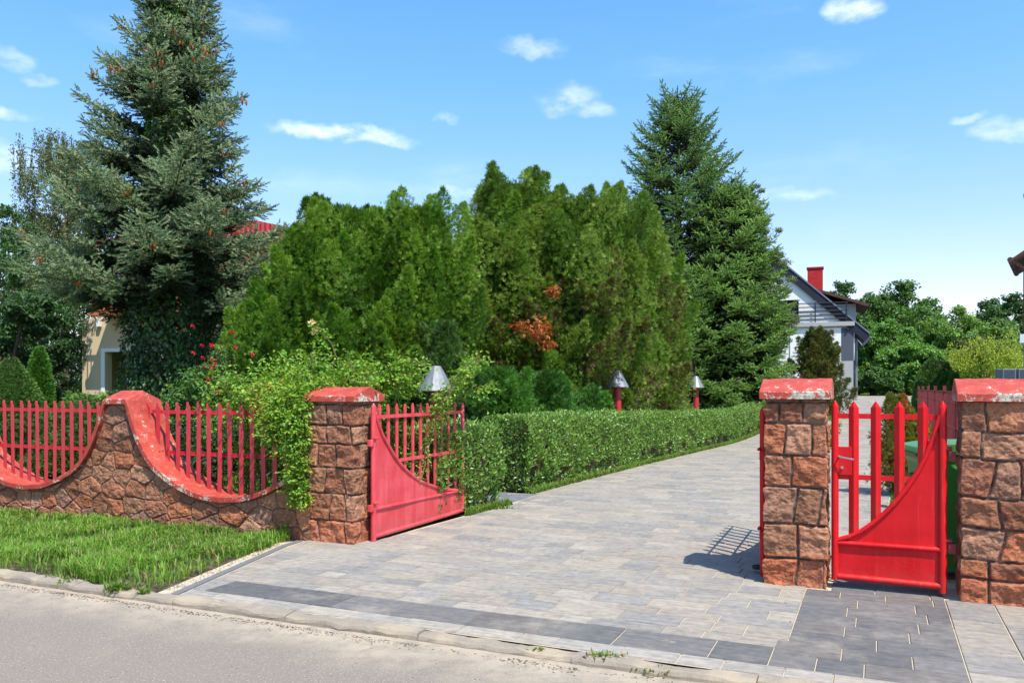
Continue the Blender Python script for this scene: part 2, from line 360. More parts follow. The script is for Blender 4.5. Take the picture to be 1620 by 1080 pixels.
def voro_cells(S, T, rh, rw, seed, s0, s1, t0, t1, jit=.28):
    rs = np.random.default_rng(seed); P = []
    for j in range(int((t1 - t0) / rh) + 3):
        t_ = t0 - rh / 2 + j * rh; s_ = s0 - rw + rs.uniform(0, rw)
        while s_ < s1 + rw:
            P.append((s_ + rs.normal(0, jit * rw * .4), t_ + rs.normal(0, jit * rh * .55))); s_ += rw * rs.uniform(.65, 1.35)
    P = np.array(P); sh = S.shape
    s = (S + .045 * (fbm(S * 4, T * 4, 1) - .5)).ravel(); t_ = (T + .06 * (fbm(S * 3.2, T * 4, 5) - .5)).ravel()
    out = np.zeros(s.size, int); ed = np.zeros(s.size)
    for i in range(0, s.size, 20000):
        d = (s[i:i + 20000, None] - P[None, :, 0]) ** 2 / 1.5 + (t_[i:i + 20000, None] - P[None, :, 1]) ** 2 * 1.15
        o = np.argpartition(d, 2, axis=1)[:, :2]; r = np.arange(len(o)); d0, d1 = d[r, o[:, 0]], d[r, o[:, 1]]
        sw = d1 < d0; a = np.where(sw, o[:, 1], o[:, 0]); b = np.where(sw, o[:, 0], o[:, 1]); d0, d1 = np.minimum(d0, d1), np.maximum(d0, d1)
        out[i:i + 20000] = a; ed[i:i + 20000] = (d1 - d0) / (2 * np.hypot(P[a, 0] - P[b, 0], P[a, 1] - P[b, 1]) + 1e-6)
    return out.reshape(sh), ed.reshape(sh)
def course_cells(S, T, rows, seed, per, wave=.014):
    """squared stones laid in courses round a perimeter of length per; rows = list of course tops"""
    rs = np.random.default_rng(seed)
    t_ = T + wave * 2 * (fbm(S * 3.5, T * 0 + 1, seed) - .5) + .012 * (vn(S * 14, T * 3, 4) - .5); b = np.array([-1] + list(rows) + [9]); r = np.searchsorted(b, t_) - 1
    r = np.clip(r, 0, len(b) - 2); e = np.minimum(t_ - b[r], b[r + 1] - t_); idn = np.zeros(S.shape, int); base = 0
    for k in range(len(b) - 1):
        x = [0.0]; first = rs.uniform(.1, .26); x = [first]
        while x[-1] < per - .12: x.append(x[-1] + rs.uniform(.17, .34))
        x = [-9] + x + [99]; sl = rs.normal(0, .10, len(x)); x = np.array(x); msk = r == k
        s = S[msk] + .012 * (vn(S[msk] * 5, T[msk] * 14, k) - .5); tt = t_[msk] - b[k]
        xs = x[None, :] + sl[None, :] * (tt[:, None] - .1); q = (s[:, None] > xs).sum(1) - 1; q = np.clip(q, 0, len(x) - 2); ar = np.arange(len(s))
        e[msk] = np.minimum(e[msk], np.minimum(np.abs(s - xs[ar, q]), np.abs(xs[ar, q + 1] - s))); idn[msk] = base + q; base += len(x)
    return idn, e
def grid_faces(nu, nv, wrap=False):
    i = np.arange(nu if wrap else nu - 1); j = np.arange(nv - 1); I, J = np.meshgrid(i, j, indexing='ij'); I2 = (I + 1) % nu
    return np.stack([I * nv + J, I2 * nv + J, I2 * nv + J + 1, I * nv + J + 1], -1).reshape(-1, 4)

# ------------------------------------------------------------------ ground, road, kerb, paving
def sheet(name, us, vs, zoff, m, zf=None):
    U, V_ = np.meshgrid(us, vs, indexing='ij'); x = P0[0] + CA * U + SA * V_; y = P0[1] - SA * U + CA * V_
    z = gz(U, V_) + zoff if zf is None else zf(U, V_)
    return struct(link(name, mesh_from(name, np.stack([x, y, z], -1).reshape(-1, 3), [grid_faces(len(us), len(vs))], smooth=True), m))
gu = np.concatenate([np.linspace(-700, -60, 12), np.linspace(-50, 60, 56), np.linspace(80, 700, 12)])
gv = np.concatenate([np.linspace(-200, -10, 10), [-6, -2.6, -2.2, -2.12, -1, 0], np.linspace(1, 40, 60), np.linspace(60, 800, 12)])
sheet('ground', gu, gv, 0, 'lawn_green', lambda u, v: gz(u, v) - .035 - .10 * (v < -2.15) )
sheet('road', np.linspace(-90, 90, 10), np.array([-14, -8, -5, -2.20]), -.045, 'asphalt')
# kerb: worn concrete lengths laid end to end
def kerb():
    V, F = [], []; n = 0; u = -16.0; rs = np.random.default_rng(3)
    while u < 12:
        L = 1.0; k = 24; us = np.linspace(u + .003, u + L - .003, k); flush = sstep(us, -1.6, .1)
        prof = [(-2.205, -.12), (-2.205, -.014), (-2.196, .004), (-2.18, .010), (-2.11, .013), (-2.085, .006), (-2.074, -.06)]
        dz, dv = rs.normal(0, .004), rs.normal(0, .006)
        for i, uu in enumerate(us):
            for pv, pz in prof:
                q = fbm(uu * 9, pv * 30, pz * 20, 3) - .5; zz = pz + (dz + q * .030 - flush[i] * .012 if pz > -.05 else 0)
                V.append(W(uu, pv + dv + q * .05, zz))
        m = len(prof); g = grid_faces(k, m) + n; F += g.tolist(); F += [list(range(n, n + m)), list(range(n + (k - 1) * m, n + k * m))[::-1]]
        n += k * m; u += L
    me = bpy.data.meshes.new('kerb'); me.from_pydata(V, [], F); return struct(link('kerb', me, 'kerb_concrete'))
kerb()
def ledge(v): return np.interp(v, [-2.1, -.3, .0, .3, 2.2, 3.2, 4.2, 10, 19, 34], [-.09, -.56, -.58, .1, .2, .28, .12, .5, 1.35, 2.0])
def redge(v): return np.interp(v, [-2.1, 0, .5, 4.2, 19, 30, 34], [9.0, 9.0, 5.3, 4.66, 5.2, 6.4, 7.0])
# bedding sand below the joints and along the apron edge
bv = np.concatenate([np.linspace(-2.09, 1, 22), np.linspace(1.3, 34, 70)])
def bed():
    V = []
    for v in bv:
        for q in range(2):
            u = (ledge(v) - (.17 if v < -.1 else .05), redge(v) + .05)[q]; V.append(W(u, v, -.0075))
    me = mesh_from('bedding_sand', V, [grid_faces(len(bv), 2)]); return struct(link('bedding_sand', me, 'sand'))
bed()
def paving():
    rs = np.random.default_rng(11); V, Q, C = [], [], []; n = 0
    light = .68 * np.array((1.09, .995, .87)) * np.array([(.36, .355, .35), (.34, .342, .348), (.385, .37, .345), (.32, .325, .335), (.40, .39, .37), (.36, .345, .325), (.295, .303, .318)])
    dark = .95 * np.array((1.07, .99, .89)) * np.array([(.125, .13, .142), (.105, .11, .122), (.15, .152, .16), (.135, .132, .135)])
    def slab(u0, u1, v0, v1, c, clip=True):
        nonlocal n
        g = .0028; b = .004; cr = []
        for (uu, vv) in ((u0 + g, v0 + g), (u1 - g, v0 + g), (u1 - g, v1 - g), (u0 + g, v1 - g)):
            if clip: uu = min(max(uu, float(ledge(vv)) + .05 * (vv < -.1)), float(redge(vv)))
            cr.append((uu, vv))
        if abs(cr[1][0] - cr[0][0]) < .03 and abs(cr[2][0] - cr[3][0]) < .03: return
        cu = sum(p[0] for p in cr) / 4; cv_ = sum(p[1] for p in cr) / 4; dz = rs.normal(0, .0009)
        tx, ty = rs.normal(0, .0025, 2)
        for k, s_ in ((0, 1), (1, 0)):
            for uu, vv in cr:
                lu = u1 - u0; lv = v1 - v0
                fu = 1 - (2 * b / lu if k else 0); fv = 1 - (2 * b / lv if k else 0)
                V.append(W(cu + (uu - cu) * fu, cv_ + (vv - cv_) * fv, (-.007 if k == 0 else dz + tx * (uu - cu) + ty * (vv - cv_))))
        Q.extend([(n, n + 1, n + 5, n + 4), (n + 1, n + 2, n + 6, n + 5), (n + 2, n + 3, n + 7, n + 6), (n + 3, n, n + 4, n + 7), (n + 4, n + 5, n + 6, n + 7)]); n += 8
        C.extend([c * .9] * 4 + [c] * 4)
    def row(u0, u1, v0, v1, pal, lens, clip=True):
        u = u0 + rs.uniform(-.4, -.05) if clip else u0
        while u < u1 - .02:
            L = rs.choice(lens); e = min(u + L, u1)
            if u1 - e < .08: e = u1
            if e > u0 + .02: slab(max(u, u0), e, v0, v1, pal[rs.integers(len(pal))] * rs.uniform(.93, 1.07), clip)
            u = e
    # header rows by the road
    row(-.25, 5.0, -2.08, -1.92, light[[0, 1, 3, 4]] * 1.08, [.32, .24, .4])
    row(.02, 4.02, -1.92, -1.58, dark, [.48, .56, .40])
    row(-.6, .02, -1.92, -1.58, light, [.3, .2])
    heights = [.20, .24, .20, .16, .24, .20]
    v = -1.58; i = 0; DU = 4.05
    while v < 34:
        hh = heights[rs.integers(6)]
        if v < .5: hh = .2425 if False else hh
        v1 = v + hh
        r_lim = 4.08 if v < .0 else (3.76 if v < .47 else 99)
        row(float(min(ledge(v), ledge(v1))), min(float(max(redge(v), redge(v1))), r_lim), v, v1, light, [.2, .3, .4, .24, .3, .48])
        v = v1; i += 1
    # dark field in front of and through the side gate
    v = -1.92
    while v < .42:
        hh = [.24, .2, .24][rs.integers(3)]; v1 = min(v + hh, .49)
        row(4.02 if v < -1.58 else 4.08 + 0 * v if v < -.05 else 4.25, 5.0, v, v1, dark * 1.02, [.36, .48, .3, .24], False); v = v1
    v = .49
    while v < 1.0: v = 2
    # pale field in front of the right-hand pier
    u = 5.0
    for _ in range(12):
        wd = [.3, .24, .3][rs.integers(3)]; vv = -2.08
        while vv < 0:
            L = [.36, .48, .24, .6][rs.integers(4)]; e = min(vv + L, 0.0)
            if 0 - e < .1: e = 0
            slab(u, u + wd, vv, e, light[rs.integers(len(light))] * rs.uniform(.88, 1.02), False); vv = e
        u += wd
    me = mesh_from('paved_driveway', V, [Q], np.array(C)); return struct(link('paved_driveway', me, 'concrete_paver'))
paving()
# side path that leaves the drive between the two hedges
def sidepath():
    rs = np.random.default_rng(5); V, Q, C = [], [], []; n = 0
    for j in range(4):
        v0 = 3.15 + j * .24; u = -2.6 + rs.uniform(0, .2)
        while u < .2:
            e = min(u + [.3, .45, .36][rs.integers(3)], .22); b = .006
            for uu, vv, zz in ((u, v0, -.008), (e, v0, -.008), (e, v0 + .24, -.008), (u, v0 + .24, -.008), (u + b, v0 + b, .004), (e - b, v0 + b, .004), (e - b, v0 + .234, .004), (u + b, v0 + .234, .004)): V.append(W(uu, vv, zz))
            Q += [(n, n + 1, n + 5, n + 4), (n + 1, n + 2, n + 6, n + 5), (n + 2, n + 3, n + 7, n + 6), (n + 3, n, n + 4, n + 7), (n + 4, n + 5, n + 6, n + 7)]; n += 8
            C += [np.array((.15, .155, .165)) * rs.uniform(.85, 1.15)] * 8; u = e
    return struct(link('side_path', mesh_from('side_path', V, [Q], np.array(C)), 'concrete_paver'))
sidepath()
def edging():
    b = MB()
    pts = [(-.125, -2.09), (-.60, -.29), (-.62, -.04)]
    for (a, b_) in zip(pts[:-1], pts[1:]):
        d = np.array(b_) - np.array(a); L = np.hypot(*d); nrm = np.array((d[1], -d[0])) / L * .03; V = []
        for z in (-.06, .006):
            for q in (np.array(a) - nrm, np.array(a) + nrm, np.array(b_) + nrm, np.array(b_) - nrm): V.append(W(q[0] + .03, q[1], z))
        b.add(V, [(0, 1, 2, 3), (4, 7, 6, 5), (0, 4, 5, 1), (1, 5, 6, 2), (2, 6, 7, 3), (3, 7, 4, 0)])
    return struct(b.build('paving_edging', 'edging', bev=.004))
edging()

# ------------------------------------------------------------------ stone wall with scalloped red coping
DEPTH = .40
CENT = [-1.62, -4.62, -7.62]; HALF = 1.34
def wall_top(u):
    """underside of the coping"""
    u = np.asarray(u, float); z = np.full(u.shape, 1.315)
    for i, c in enumerate(CENT):
        q = np.abs(u - c) / HALF; b = .315 if i == 0 else .30
        z = np.where(q < 1, b + (1.315 - b) * np.interp(q, [0, .2, .3, .455, .6, .71, .8, .88, .94, 1], [0, .02, .05, .12, .21, .31, .44, .60, .765, 1]), z)
    return z
def build_wall():
    root = thing('stone_wall', 'low brown sandstone wall with a scalloped red coping behind the grass verge', 'wall', W(-.55, 0, 0), GROT)
    ulen = 8.6; ns = 1000; s = np.linspace(-ulen, -.50, ns); nt = 130; tt = np.linspace(0, 1, nt)
    S, K = np.meshgrid(s, tt, indexing='ij'); top = wall_top(s)[:, None]; z0 = -.06; T = z0 + K * (top - z0)
    idn, e = voro_cells(S, T, .165, .30, 21, -ulen, -.4, -.05, 1.45, .26)
    e = np.minimum(e, np.clip((top - T) * 1.0 - .004, 0, 1))
    h, c = relief(S, T, idn, e, 31, .008, .011, amp=.72)
    V = np.stack([S + .55, -h, T], -1).reshape(-1, 3); G = grid_faces(ns, nt)[:, ::-1]; cols = c.reshape(-1, 3); n0 = len(V)
    # back and ends: plain rubble faces
    Vb = np.stack([S[::4, ::6] + .55, np.full(S[::4, ::6].shape, DEPTH - .01) + .01 * fbm(S[::4, ::6] * 8, T[::4, ::6] * 8), T[::4, ::6]], -1)
    nb, mb = Vb.shape[:2]; Gb = grid_faces(nb, mb) + n0
    V = np.concatenate([V, Vb.reshape(-1, 3)]); cols = np.concatenate([cols, np.tile(STONE_COLS[3] * .9, (nb * mb, 1))])
    link('stonework', mesh_from('stonework', V, [G, Gb], cols, smooth=False), 'sandstone', root)
    # coping
    us = np.concatenate([np.linspace(-8.6, -.50, 700)])
    zt = wall_top(us) + .002
    du = np.gradient(us); dz = np.gradient(zt); L = np.hypot(du, dz); nx, nz = -dz / L, du / L
    th = .045
    # ridge only over the flat crests
    crest = sstep(zt, 1.10, 1.31)
    ys = np.linspace(-.045, DEPTH + .03, 13); ridge = 1 - np.abs((ys - ys.mean()) / (ys[-1] - ys.mean()))
    V = []
    for i in range(len(us)):
        j = .004 * (fbm(us[i] * 6, 0, 3) - .5)
        V.append((us[i] + .55, ys[0], zt[i] - .004))
        for k, y in enumerate(ys):
            hgt = th + crest[i] * .10 * ridge[k] + j + .004 * (vn(us[i] * 9, y * 12, 2) - .5)
            sx = nx[i] * th * (1 - crest[i] * .6)
            V.append((us[i] + sx + .55, y, zt[i] + max(nz[i], .25) * hgt if crest[i] < .5 else zt[i] + hgt * (max(nz[i], .25) * (1 - crest[i]) + crest[i])))
        V.append((us[i] + .55, ys[-1], zt[i] - .004))
    V = np.array(V); m = len(ys) + 2
    F = grid_faces(len(us), m, False); Fb = np.stack([np.arange(len(us) - 1) * m, np.arange(len(us) - 1) * m + m - 1, np.arange(1, len(us)) * m + m - 1, np.arange(1, len(us)) * m], -1)
    chip = .668 - .06 * np.tile(np.concatenate([[1.3, 1.0], np.zeros(len(ys) - 2), [.6, .6]]), len(us))
    link('coping', mesh_from('coping', V, [F, Fb], smooth=False, extra={'chip': chip}), 'flaking_red_paint', root)
    return root
build_wall()

def pier(name, label, u0, u1, depth, ztop, capz, seed, rows, gr='stone gate piers'):
    w_ = u1 - u0; root = thing(name, label, 'pillar', W(u0, 0, 0), GROT, gr)
    per = 2 * (w_ + depth); ds = .0065; ns = int(per / ds); nt = int((ztop + .05) / .0075)
    s = np.arange(ns) / ns * per; t_ = np.linspace(-.05, ztop, nt); S, T = np.meshgrid(s, t_, indexing='ij')
    idn, e = course_cells(S, T, rows, seed, per); e = np.minimum(e, np.clip(ztop - T + .006, 0, 1))
    h, c = relief(S, T, idn, e, seed, .012, .017, base_red=rows[0] + .01)
    # perimeter: start at front-left corner, go right along the front
    L = np.array([w_, w_ + depth, 2 * w_ + depth, per]); P = np.zeros((ns, 2)); N = np.zeros((ns, 2))
    for i, q in enumerate(s):
        if q < L[0]: P[i] = (q, 0); N[i] = (0, -1)
        elif q < L[1]: P[i] = (w_, q - L[0]); N[i] = (1, 0)
        elif q < L[2]: P[i] = (w_ - (q - L[1]), depth); N[i] = (0, 1)
        else: P[i] = (0, depth - (q - L[2])); N[i] = (-1, 0)
    k = 5; Ns = sum(np.roll(N, j, 0) for j in range(-k, k + 1)); Ns /= np.linalg.norm(Ns, axis=1)[:, None] * np.ones(2) + 1e-9
    Pi = P - Ns * .0
    V = np.stack([Pi[:, 0][:, None] + Ns[:, 0][:, None] * h, Pi[:, 1][:, None] + Ns[:, 1][:, None] * h, T], -1).reshape(-1, 3)
    link('stonework', mesh_from('stonework', V, [grid_faces(ns, nt, True)], c.reshape(-1, 3), smooth=False), 'sandstone', root)
    # gabled concrete cap, slightly worn edges, subdivided so the wear shows
    o = .035; lip = .055; ys = [-o, -o, -o + .004] + list(np.linspace(-o + .02, depth + o - .02, 15)) + [depth + o - .004, depth + o, depth + o]
    mid = depth / 2; hz = [0, lip * .92, lip] + [lip + (capz - ztop - lip) * (1 - abs(y - mid) / (mid + o)) ** .85 for y in ys[3:-3]] + [lip, lip * .92, 0]
    xs = [-o, -o + .003] + list(np.linspace(-o + .02, w_ + o - .02, max(12, int(w_ / .03)))) + [w_ + o - .003, w_ + o]; V = []
    for ix, x in enumerate(xs):
        endk = 1 if 0 < ix < len(xs) - 1 else 0
        for y, z in zip(ys, hz):
            q = fbm(x * 13 + seed, y * 13, z * 13, 3) - .5
            V.append((x + q * .012, y + q * .010 * (1 if abs(y - mid) > mid else .3), ztop + z + (q * .014 if z > 0 else 0) - (0 if endk else .004 * (z > 0))))
    m = len(ys); F = grid_faces(len(xs), m).tolist(); F += [list(range(m))[::-1], [(len(xs) - 1) * m + k for k in range(m)]]
    F += [[i * m, (i + 1) * m, (i + 1) * m + m - 1, i * m + m - 1] for i in range(len(xs) - 1)]
    me = bpy.data.meshes.new('cap'); me.from_pydata(V, [], F)
    chip = np.tile(np.array([.565, .575, .585] + [.60 + .05 * (1 - abs(abs(y - mid) / mid - .5)) for y in ys[3:-3]] + [.57, .57, .56]), len(xs)); a_ = me.attributes.new('chip', 'FLOAT', 'POINT')
    chip += {41: .04, 53: .0, 67: .01}.get(seed, 0); chip[:m] -= .03; chip[-m:] -= .03
    a_.data.foreach_set('value', chip.astype(np.float32))
    link('cap', me, 'flaking_red_paint', root); return root
pier('gate_pier', 'red-brown stone pier between the scalloped wall and the open gate leaf, vine on its left', -.52, 0, .46, 1.36, 1.50, 41, [.21, .47, .72, .95, 1.13, 1.33])
pier('gate_pier', 'narrow stone pier with heavily flaked red cap left of the small closed gate', 3.775, 4.215, .44, 1.41, 1.565, 53, [.20, .46, .74, .98, 1.22, 1.38])
pier('gate_pier', 'broad stone pier with flaked red cap right of the small closed gate', 5.11, 6.6, .44, 1.40, 1.56, 67, [.17, .30, .52, .73, 1.0, 1.19])

# ------------------------------------------------------------------ railing panels set in the wall's hollows
def picket_me(h, wd, th, slant):
    b = MB(); b.prism([(-wd / 2, 0), (wd / 2, 0), (wd / 2, h - slant), (-wd / 2, h)], 0, th); b.prism([(-wd / 2, 0), (-wd / 2 + th, 0), (-wd / 2 + th, h - .006), (-wd / 2, h)], th, .028); return b
for k, c in enumerate(CENT):
    lab = ['red steel picket railing over the hollow nearest the vine-covered pier', 'red steel picket railing at the left edge, in front of the clipped conical shrub', 'red steel picket railing beyond the left edge'][k]
    if k == 2: break
    root = thing('picket_railing', lab, 'railing', W(c, .20, 0), GROT, 'railing panels in the wall')
    hw = HALF - .02; n = 18; sp = .148; r0 = -1.26
    b = MB(); b.box(-hw + .02, hw - .02, .032, .060, 1.205, 1.211).box(-hw + .02, hw - .02, .055, .060, 1.211, 1.245).build('rail', 'fence_red_metal', root)
    lo = 1.02; b = MB(); b.box(-lo, lo, .032, .060, .755, .761).box(-lo, lo, .055, .060, .761, .795).build('rail', 'fence_red_metal', root)
    for i in range(n):
        x = r0 + i * sp; zb = float(wall_top(c + x)) + .045
        ht = 1.335 + R.normal(0, .006); o = picket_me(ht - zb, .056, .005, .055).build('picket', 'fence_red_metal', root)
        o.location = (x, 0.0, zb); o.rotation_euler = (R.normal(0, .006), R.normal(0, .008), 0)

# ------------------------------------------------------------------ driveway gate leaves
def pointed(mb, x, z0, z1, wd, th, y=0, tip=.035):
    mb.prism([(x - wd / 2, z0), (x + wd / 2, z0), (x + wd / 2, z1 - tip), (x + wd * .1, z1), (x - wd * .1, z1), (x - wd / 2, z1 - tip)], y - th / 2, y + th / 2); return mb
CUR = [(.03, 1.235), (.085, 1.13), (.15, 1.03), (.24, .935), (.36, .815), (.5, .70), (.66, .60), (.84, .51), (1.02, .445), (1.25, .385), (1.5, .33), (1.7, .30), (1.87, .285)]
def cz(x, cur): return float(np.interp(x, [p[0] for p in cur], [p[1] for p in cur]))
def gate_leaf(label, u, v, rot, m, seed, flip=False):
    rs = np.random.default_rng(seed)
    root = thing('driveway_gate', label, 'gate', W(u, v, 0), rot, 'open leaves of the driveway gate'); L = 1.88
    MB().tube([(0, 0, .0), (0, 0, 1.30), (0, 0, 1.315), (0, 0, 1.345)], [.027, .027, .024, .004], 14).build('hinge_post', m, root, smooth=True)
    MB().tube([(L, 0, .03), (L, 0, 1.27), (L, 0, 1.315)], [.021, .021, .003], 12).build('end_post', m, root, smooth=True)
    MB().tube([(.02, 0, .045), (L - .01, 0, .045)], .024, 12).build('bottom_rail', m, root, smooth=True)
    MB().tube([(.02, 0, .31), (L - .01, 0, .285)], .02, 12).build('middle_rail', m, root, smooth=True)
    MB().tube([(p[0], 0, p[1]) for p in CUR], .021, 12).build('curved_rail', m, root, smooth=True)
    xs = np.linspace(.0, L, 60); V = []
    for x in xs:
        for y in (-.0025, .0025):
            for z in (.045, max(cz(max(x, .03), CUR), .05)): V.append((x, y + .005 * math.sin(x * 5), z))
    F = []
    for i in range(len(xs) - 1):
        a = i * 4; b_ = a + 4; F += [(a, b_, b_ + 1, a + 1), (a + 2, a + 3, b_ + 3, b_ + 2), (a + 1, b_ + 1, b_ + 3, a + 3), (a, a + 2, b_ + 2, b_)]
    MB().add(V, F).build('sheet_panel', m, root)
    MB().box(.06, L - .02, -.012, -.006, 1.19, 1.225).build('picket_rail', m, root); MB().box(.47, L - .02, -.012, -.006, .735, .77).build('picket_rail', m, root)
    for i in range(11):
        x = .125 + i * .1585; o = pointed(MB(), 0, 0, 1.33 - cz(x, CUR) + rs.normal(0, .004), .046, .012, -.018, .05).build('picket', m, root); o.location = (x, 0.03, cz(x, CUR)); o.rotation_euler = (0, rs.normal(0, .008), 0)
    for z in (.33, .96):
        s = -1 if flip else 1
        MB().box(-.075, -.02, -.022 , .022, z - .035, z + .03).tube([(-.035, s * -.03, z + .045), (.03, s * -.03, z + .045)], .014, 8).build('hinge', m, root, bev=.004)
    if flip: MB().lathe([(.02, -.012), (.045, -.012), (.05, 0), (.045, .012), (.02, .012)], 16).build('wheel', 'black_rubber', root, loc=(.1, .05, .045))
    return root
gate_leaf('faded red steel gate leaf standing open beside the vine-covered pier', .085, .22, math.radians(90) - A, 'faded_red_metal', 1)
gate_leaf('open red gate leaf hidden edge-on behind the narrow pier, casting the barred shadow', 3.735, .25, math.radians(91) - A, 'bright_red_metal', 2, True)

def side_gate():
    root = thing('side_gate', 'small closed bright red pedestrian gate between the two right-hand piers', 'gate', W(4.275, .08, 0), GROT); m = 'bright_red_metal'; L = .718
    MB().tube([(0, 0, .06), (0, 0, 1.345), (0, 0, 1.365), (0, 0, 1.40)], [.026, .026, .023, .004], 16).build('lock_post', m, root, smooth=True)
    MB().tube([(L, 0, .03), (L, 0, 1.345), (L, 0, 1.365), (L, 0, 1.40)], [.027, .027, .024, .004], 16).build('hinge_post', m, root, smooth=True)
    MB().tube([(.02, 0, .085), (L - .01, 0, .075)], .024, 14).build('bottom_rail', m, root, smooth=True)
    MB().tube([(.02, 0, .335), (L - .01, 0, .335)], .020, 14).build('middle_rail', m, root, smooth=True)
    cur = [(.02, .355), (.10, .385), (.18, .43), (.26, .495), (.34, .575), (.42, .67), (.49, .77), (.56, .89), (.61, 1.0), (.65, 1.12), (.68, 1.22), (.70, 1.30)]
    MB().tube([(p[0], 0, p[1]) for p in cur], .019, 12).build('curved_rail', m, root, smooth=True)
    xs = np.linspace(.0, L, 50); V = []; F = []
    for x in xs:
        for y in (.004, .009):
            for z in (.08, cz(max(x, .02), cur)): V.append((x, y + .002 * math.sin(x * 9), z))
    for i in range(len(xs) - 1):
        a = i * 4; b_ = a + 4; F += [(a, b_, b_ + 1, a + 1), (a + 2, a + 3, b_ + 3, b_ + 2), (a + 1, b_ + 1, b_ + 3, a + 3), (a, a + 2, b_ + 2, b_)]
    MB().add(V, F).build('sheet_panel', m, root)
    for z in (1.265, .81): MB().box(.02, L - .02, .012, .018, z, z + .038).build('picket_rail', m, root)
    for x in (.130, .280, .437, .592):
        zb = cz(x, cur) - .01; zt = 1.40; hw = .036
        # folded channel: two facets meeting in a centre ridge, pointed head
        b = MB(); b.add([(-hw, .012, 0), (0, -.012, 0), (hw, .012, 0), (-hw, .012, zt - zb - .055), (0, -.012, zt - zb - .045), (hw, .012, zt - zb - .055), (0, .004, zt - zb)],
                        [(0, 1, 4, 3), (1, 2, 5, 4), (3, 4, 6), (4, 5, 6), (0, 3, 6, 5, 2), (0, 2, 1)])
        o = b.build('picket', m, root, bev=.0015); o.location = (x, 0, zb)
    lp = MB().box(.02, .118, -.008, .010, .845, 1.055).build('lock_plate', m, root, bev=.002)
    MB().tube([(.03, -.008, .985), (.03, -.05, .985), (.045, -.055, .98), (.13, -.055, .965)], .007, 8).build('handle', 'steel', lp, smooth=True)
    MB().tube([(.05, -.006, .90), (.05, -.022, .90)], .011, 12).build('lock_cylinder', 'steel', lp, smooth=True)
    for z in (.375, 1.03):
        MB().box(L + .035, L + .085, -.02, .02, z - .06, z + .012).tube([(L, -.005, z + .03), (L + .06, -.005, z + .03)], .017, 8).build('hinge', 'hinge_dark', root, bev=.004)
side_gate()

# ------------------------------------------------------------------ garden lamps behind the hedge
for i, (px, Yd, zb, top, zt) in enumerate([(690, 10.8, 1.45, 1.78, 0), (977, 17.3, 1.50, 1.85, 0), (1101, 23.9, 1.485, 1.82, 0), (1163, 30.0, 1.50, 1.83, 0)]):
    x = (px - 810) / 1300 * Yd; g = ground_at(x, Yd)
    lab = ['garden lamp nearest the gate, its grey zinc shade behind the tops of the open leaf', 'garden lamp on a red post standing clear above the hedge middle', 'smaller-looking garden lamp third along the hedge, in front of the spruce', 'farthest garden lamp, mostly hidden in spruce branches']
    root = thing('garden_lamp', lab[i], 'lamp', (x, Yd, 0), R.uniform(0, 1), 'mushroom garden lamps along the hedge')
    hs = top - zb
    MB().tube([(0, 0, g - .05), (0, 0, zb + .05)], .078, 18).build('post', 'red_post', root, smooth=True)
    MB().lathe([(.01, zb + hs), (.062, zb + hs - .005), (.24, zb + .004), (.24, zb), (.23, zb), (.055, zb + hs - .02), (.01, zb + hs - .02)], 14).build('lamp_shade', 'zinc', root)

# ------------------------------------------------------------------ wheelie bin
def bin_():
    root = thing('wheelie_bin', 'green plastic wheelie bin standing behind the small gate and right-hand pier', 'bin', W(5.09, 0.90, 0), GROT + .25)
    # x forward (left, lid front) negative ; handle/wheels at +x
    def ring(z, x0, x1, w): return [(x0, -w, z), (x1, -w, z), (x1, w, z), (x0, w, z)]
    R_ = [ring(.06, -.19, .22, .20), ring(.35, -.21, .24, .215), ring(.90, -.25, .27, .235), ring(.93, -.27, .29, .25), ring(.975, -.27, .29, .25)]
    V = sum(R_, []); F = [(0, 3, 2, 1)] + [(i * 4 + k, i * 4 + (k + 1) % 4, i * 4 + 4 + (k + 1) % 4, i * 4 + 4 + k) for i in range(4) for k in range(4)] + [(16, 17, 18, 19)]
    MB().add(V, F).build('body', 'green_plastic', root, bev=.012)
    MB().box(-.262, -.20, -.14, .14, .62, .80).build('front_panel', 'dark_green_plastic', root, bev=.01)
    lid = MB().prism([(-.33, .965), (-.33, .99), (-.30, 1.03), (-.10, 1.065), (.20, 1.07), (.31, 1.05), (.31, .98)], -.265, .265).build('lid', 'light_green_plastic', root, bev=.010)
    MB().tube([(.30, -.22, 1.02), (.36, -.22, 1.02), (.36, .22, 1.02), (.30, .22, 1.02)], .014, 8).build('handle', 'green_plastic', lid)
    for s in (-1, 1):
        wl = MB().tube([(.27, s * .205, .10), (.27, s * .255, .10)], .10, 22).build('wheel', 'black_rubber', root, bev=.006)
        MB().tube([(.27, s * .255, .10), (.27, s * .262, .10)], .045, 12).build('hub', 'dark_green_plastic', wl)
bin_()

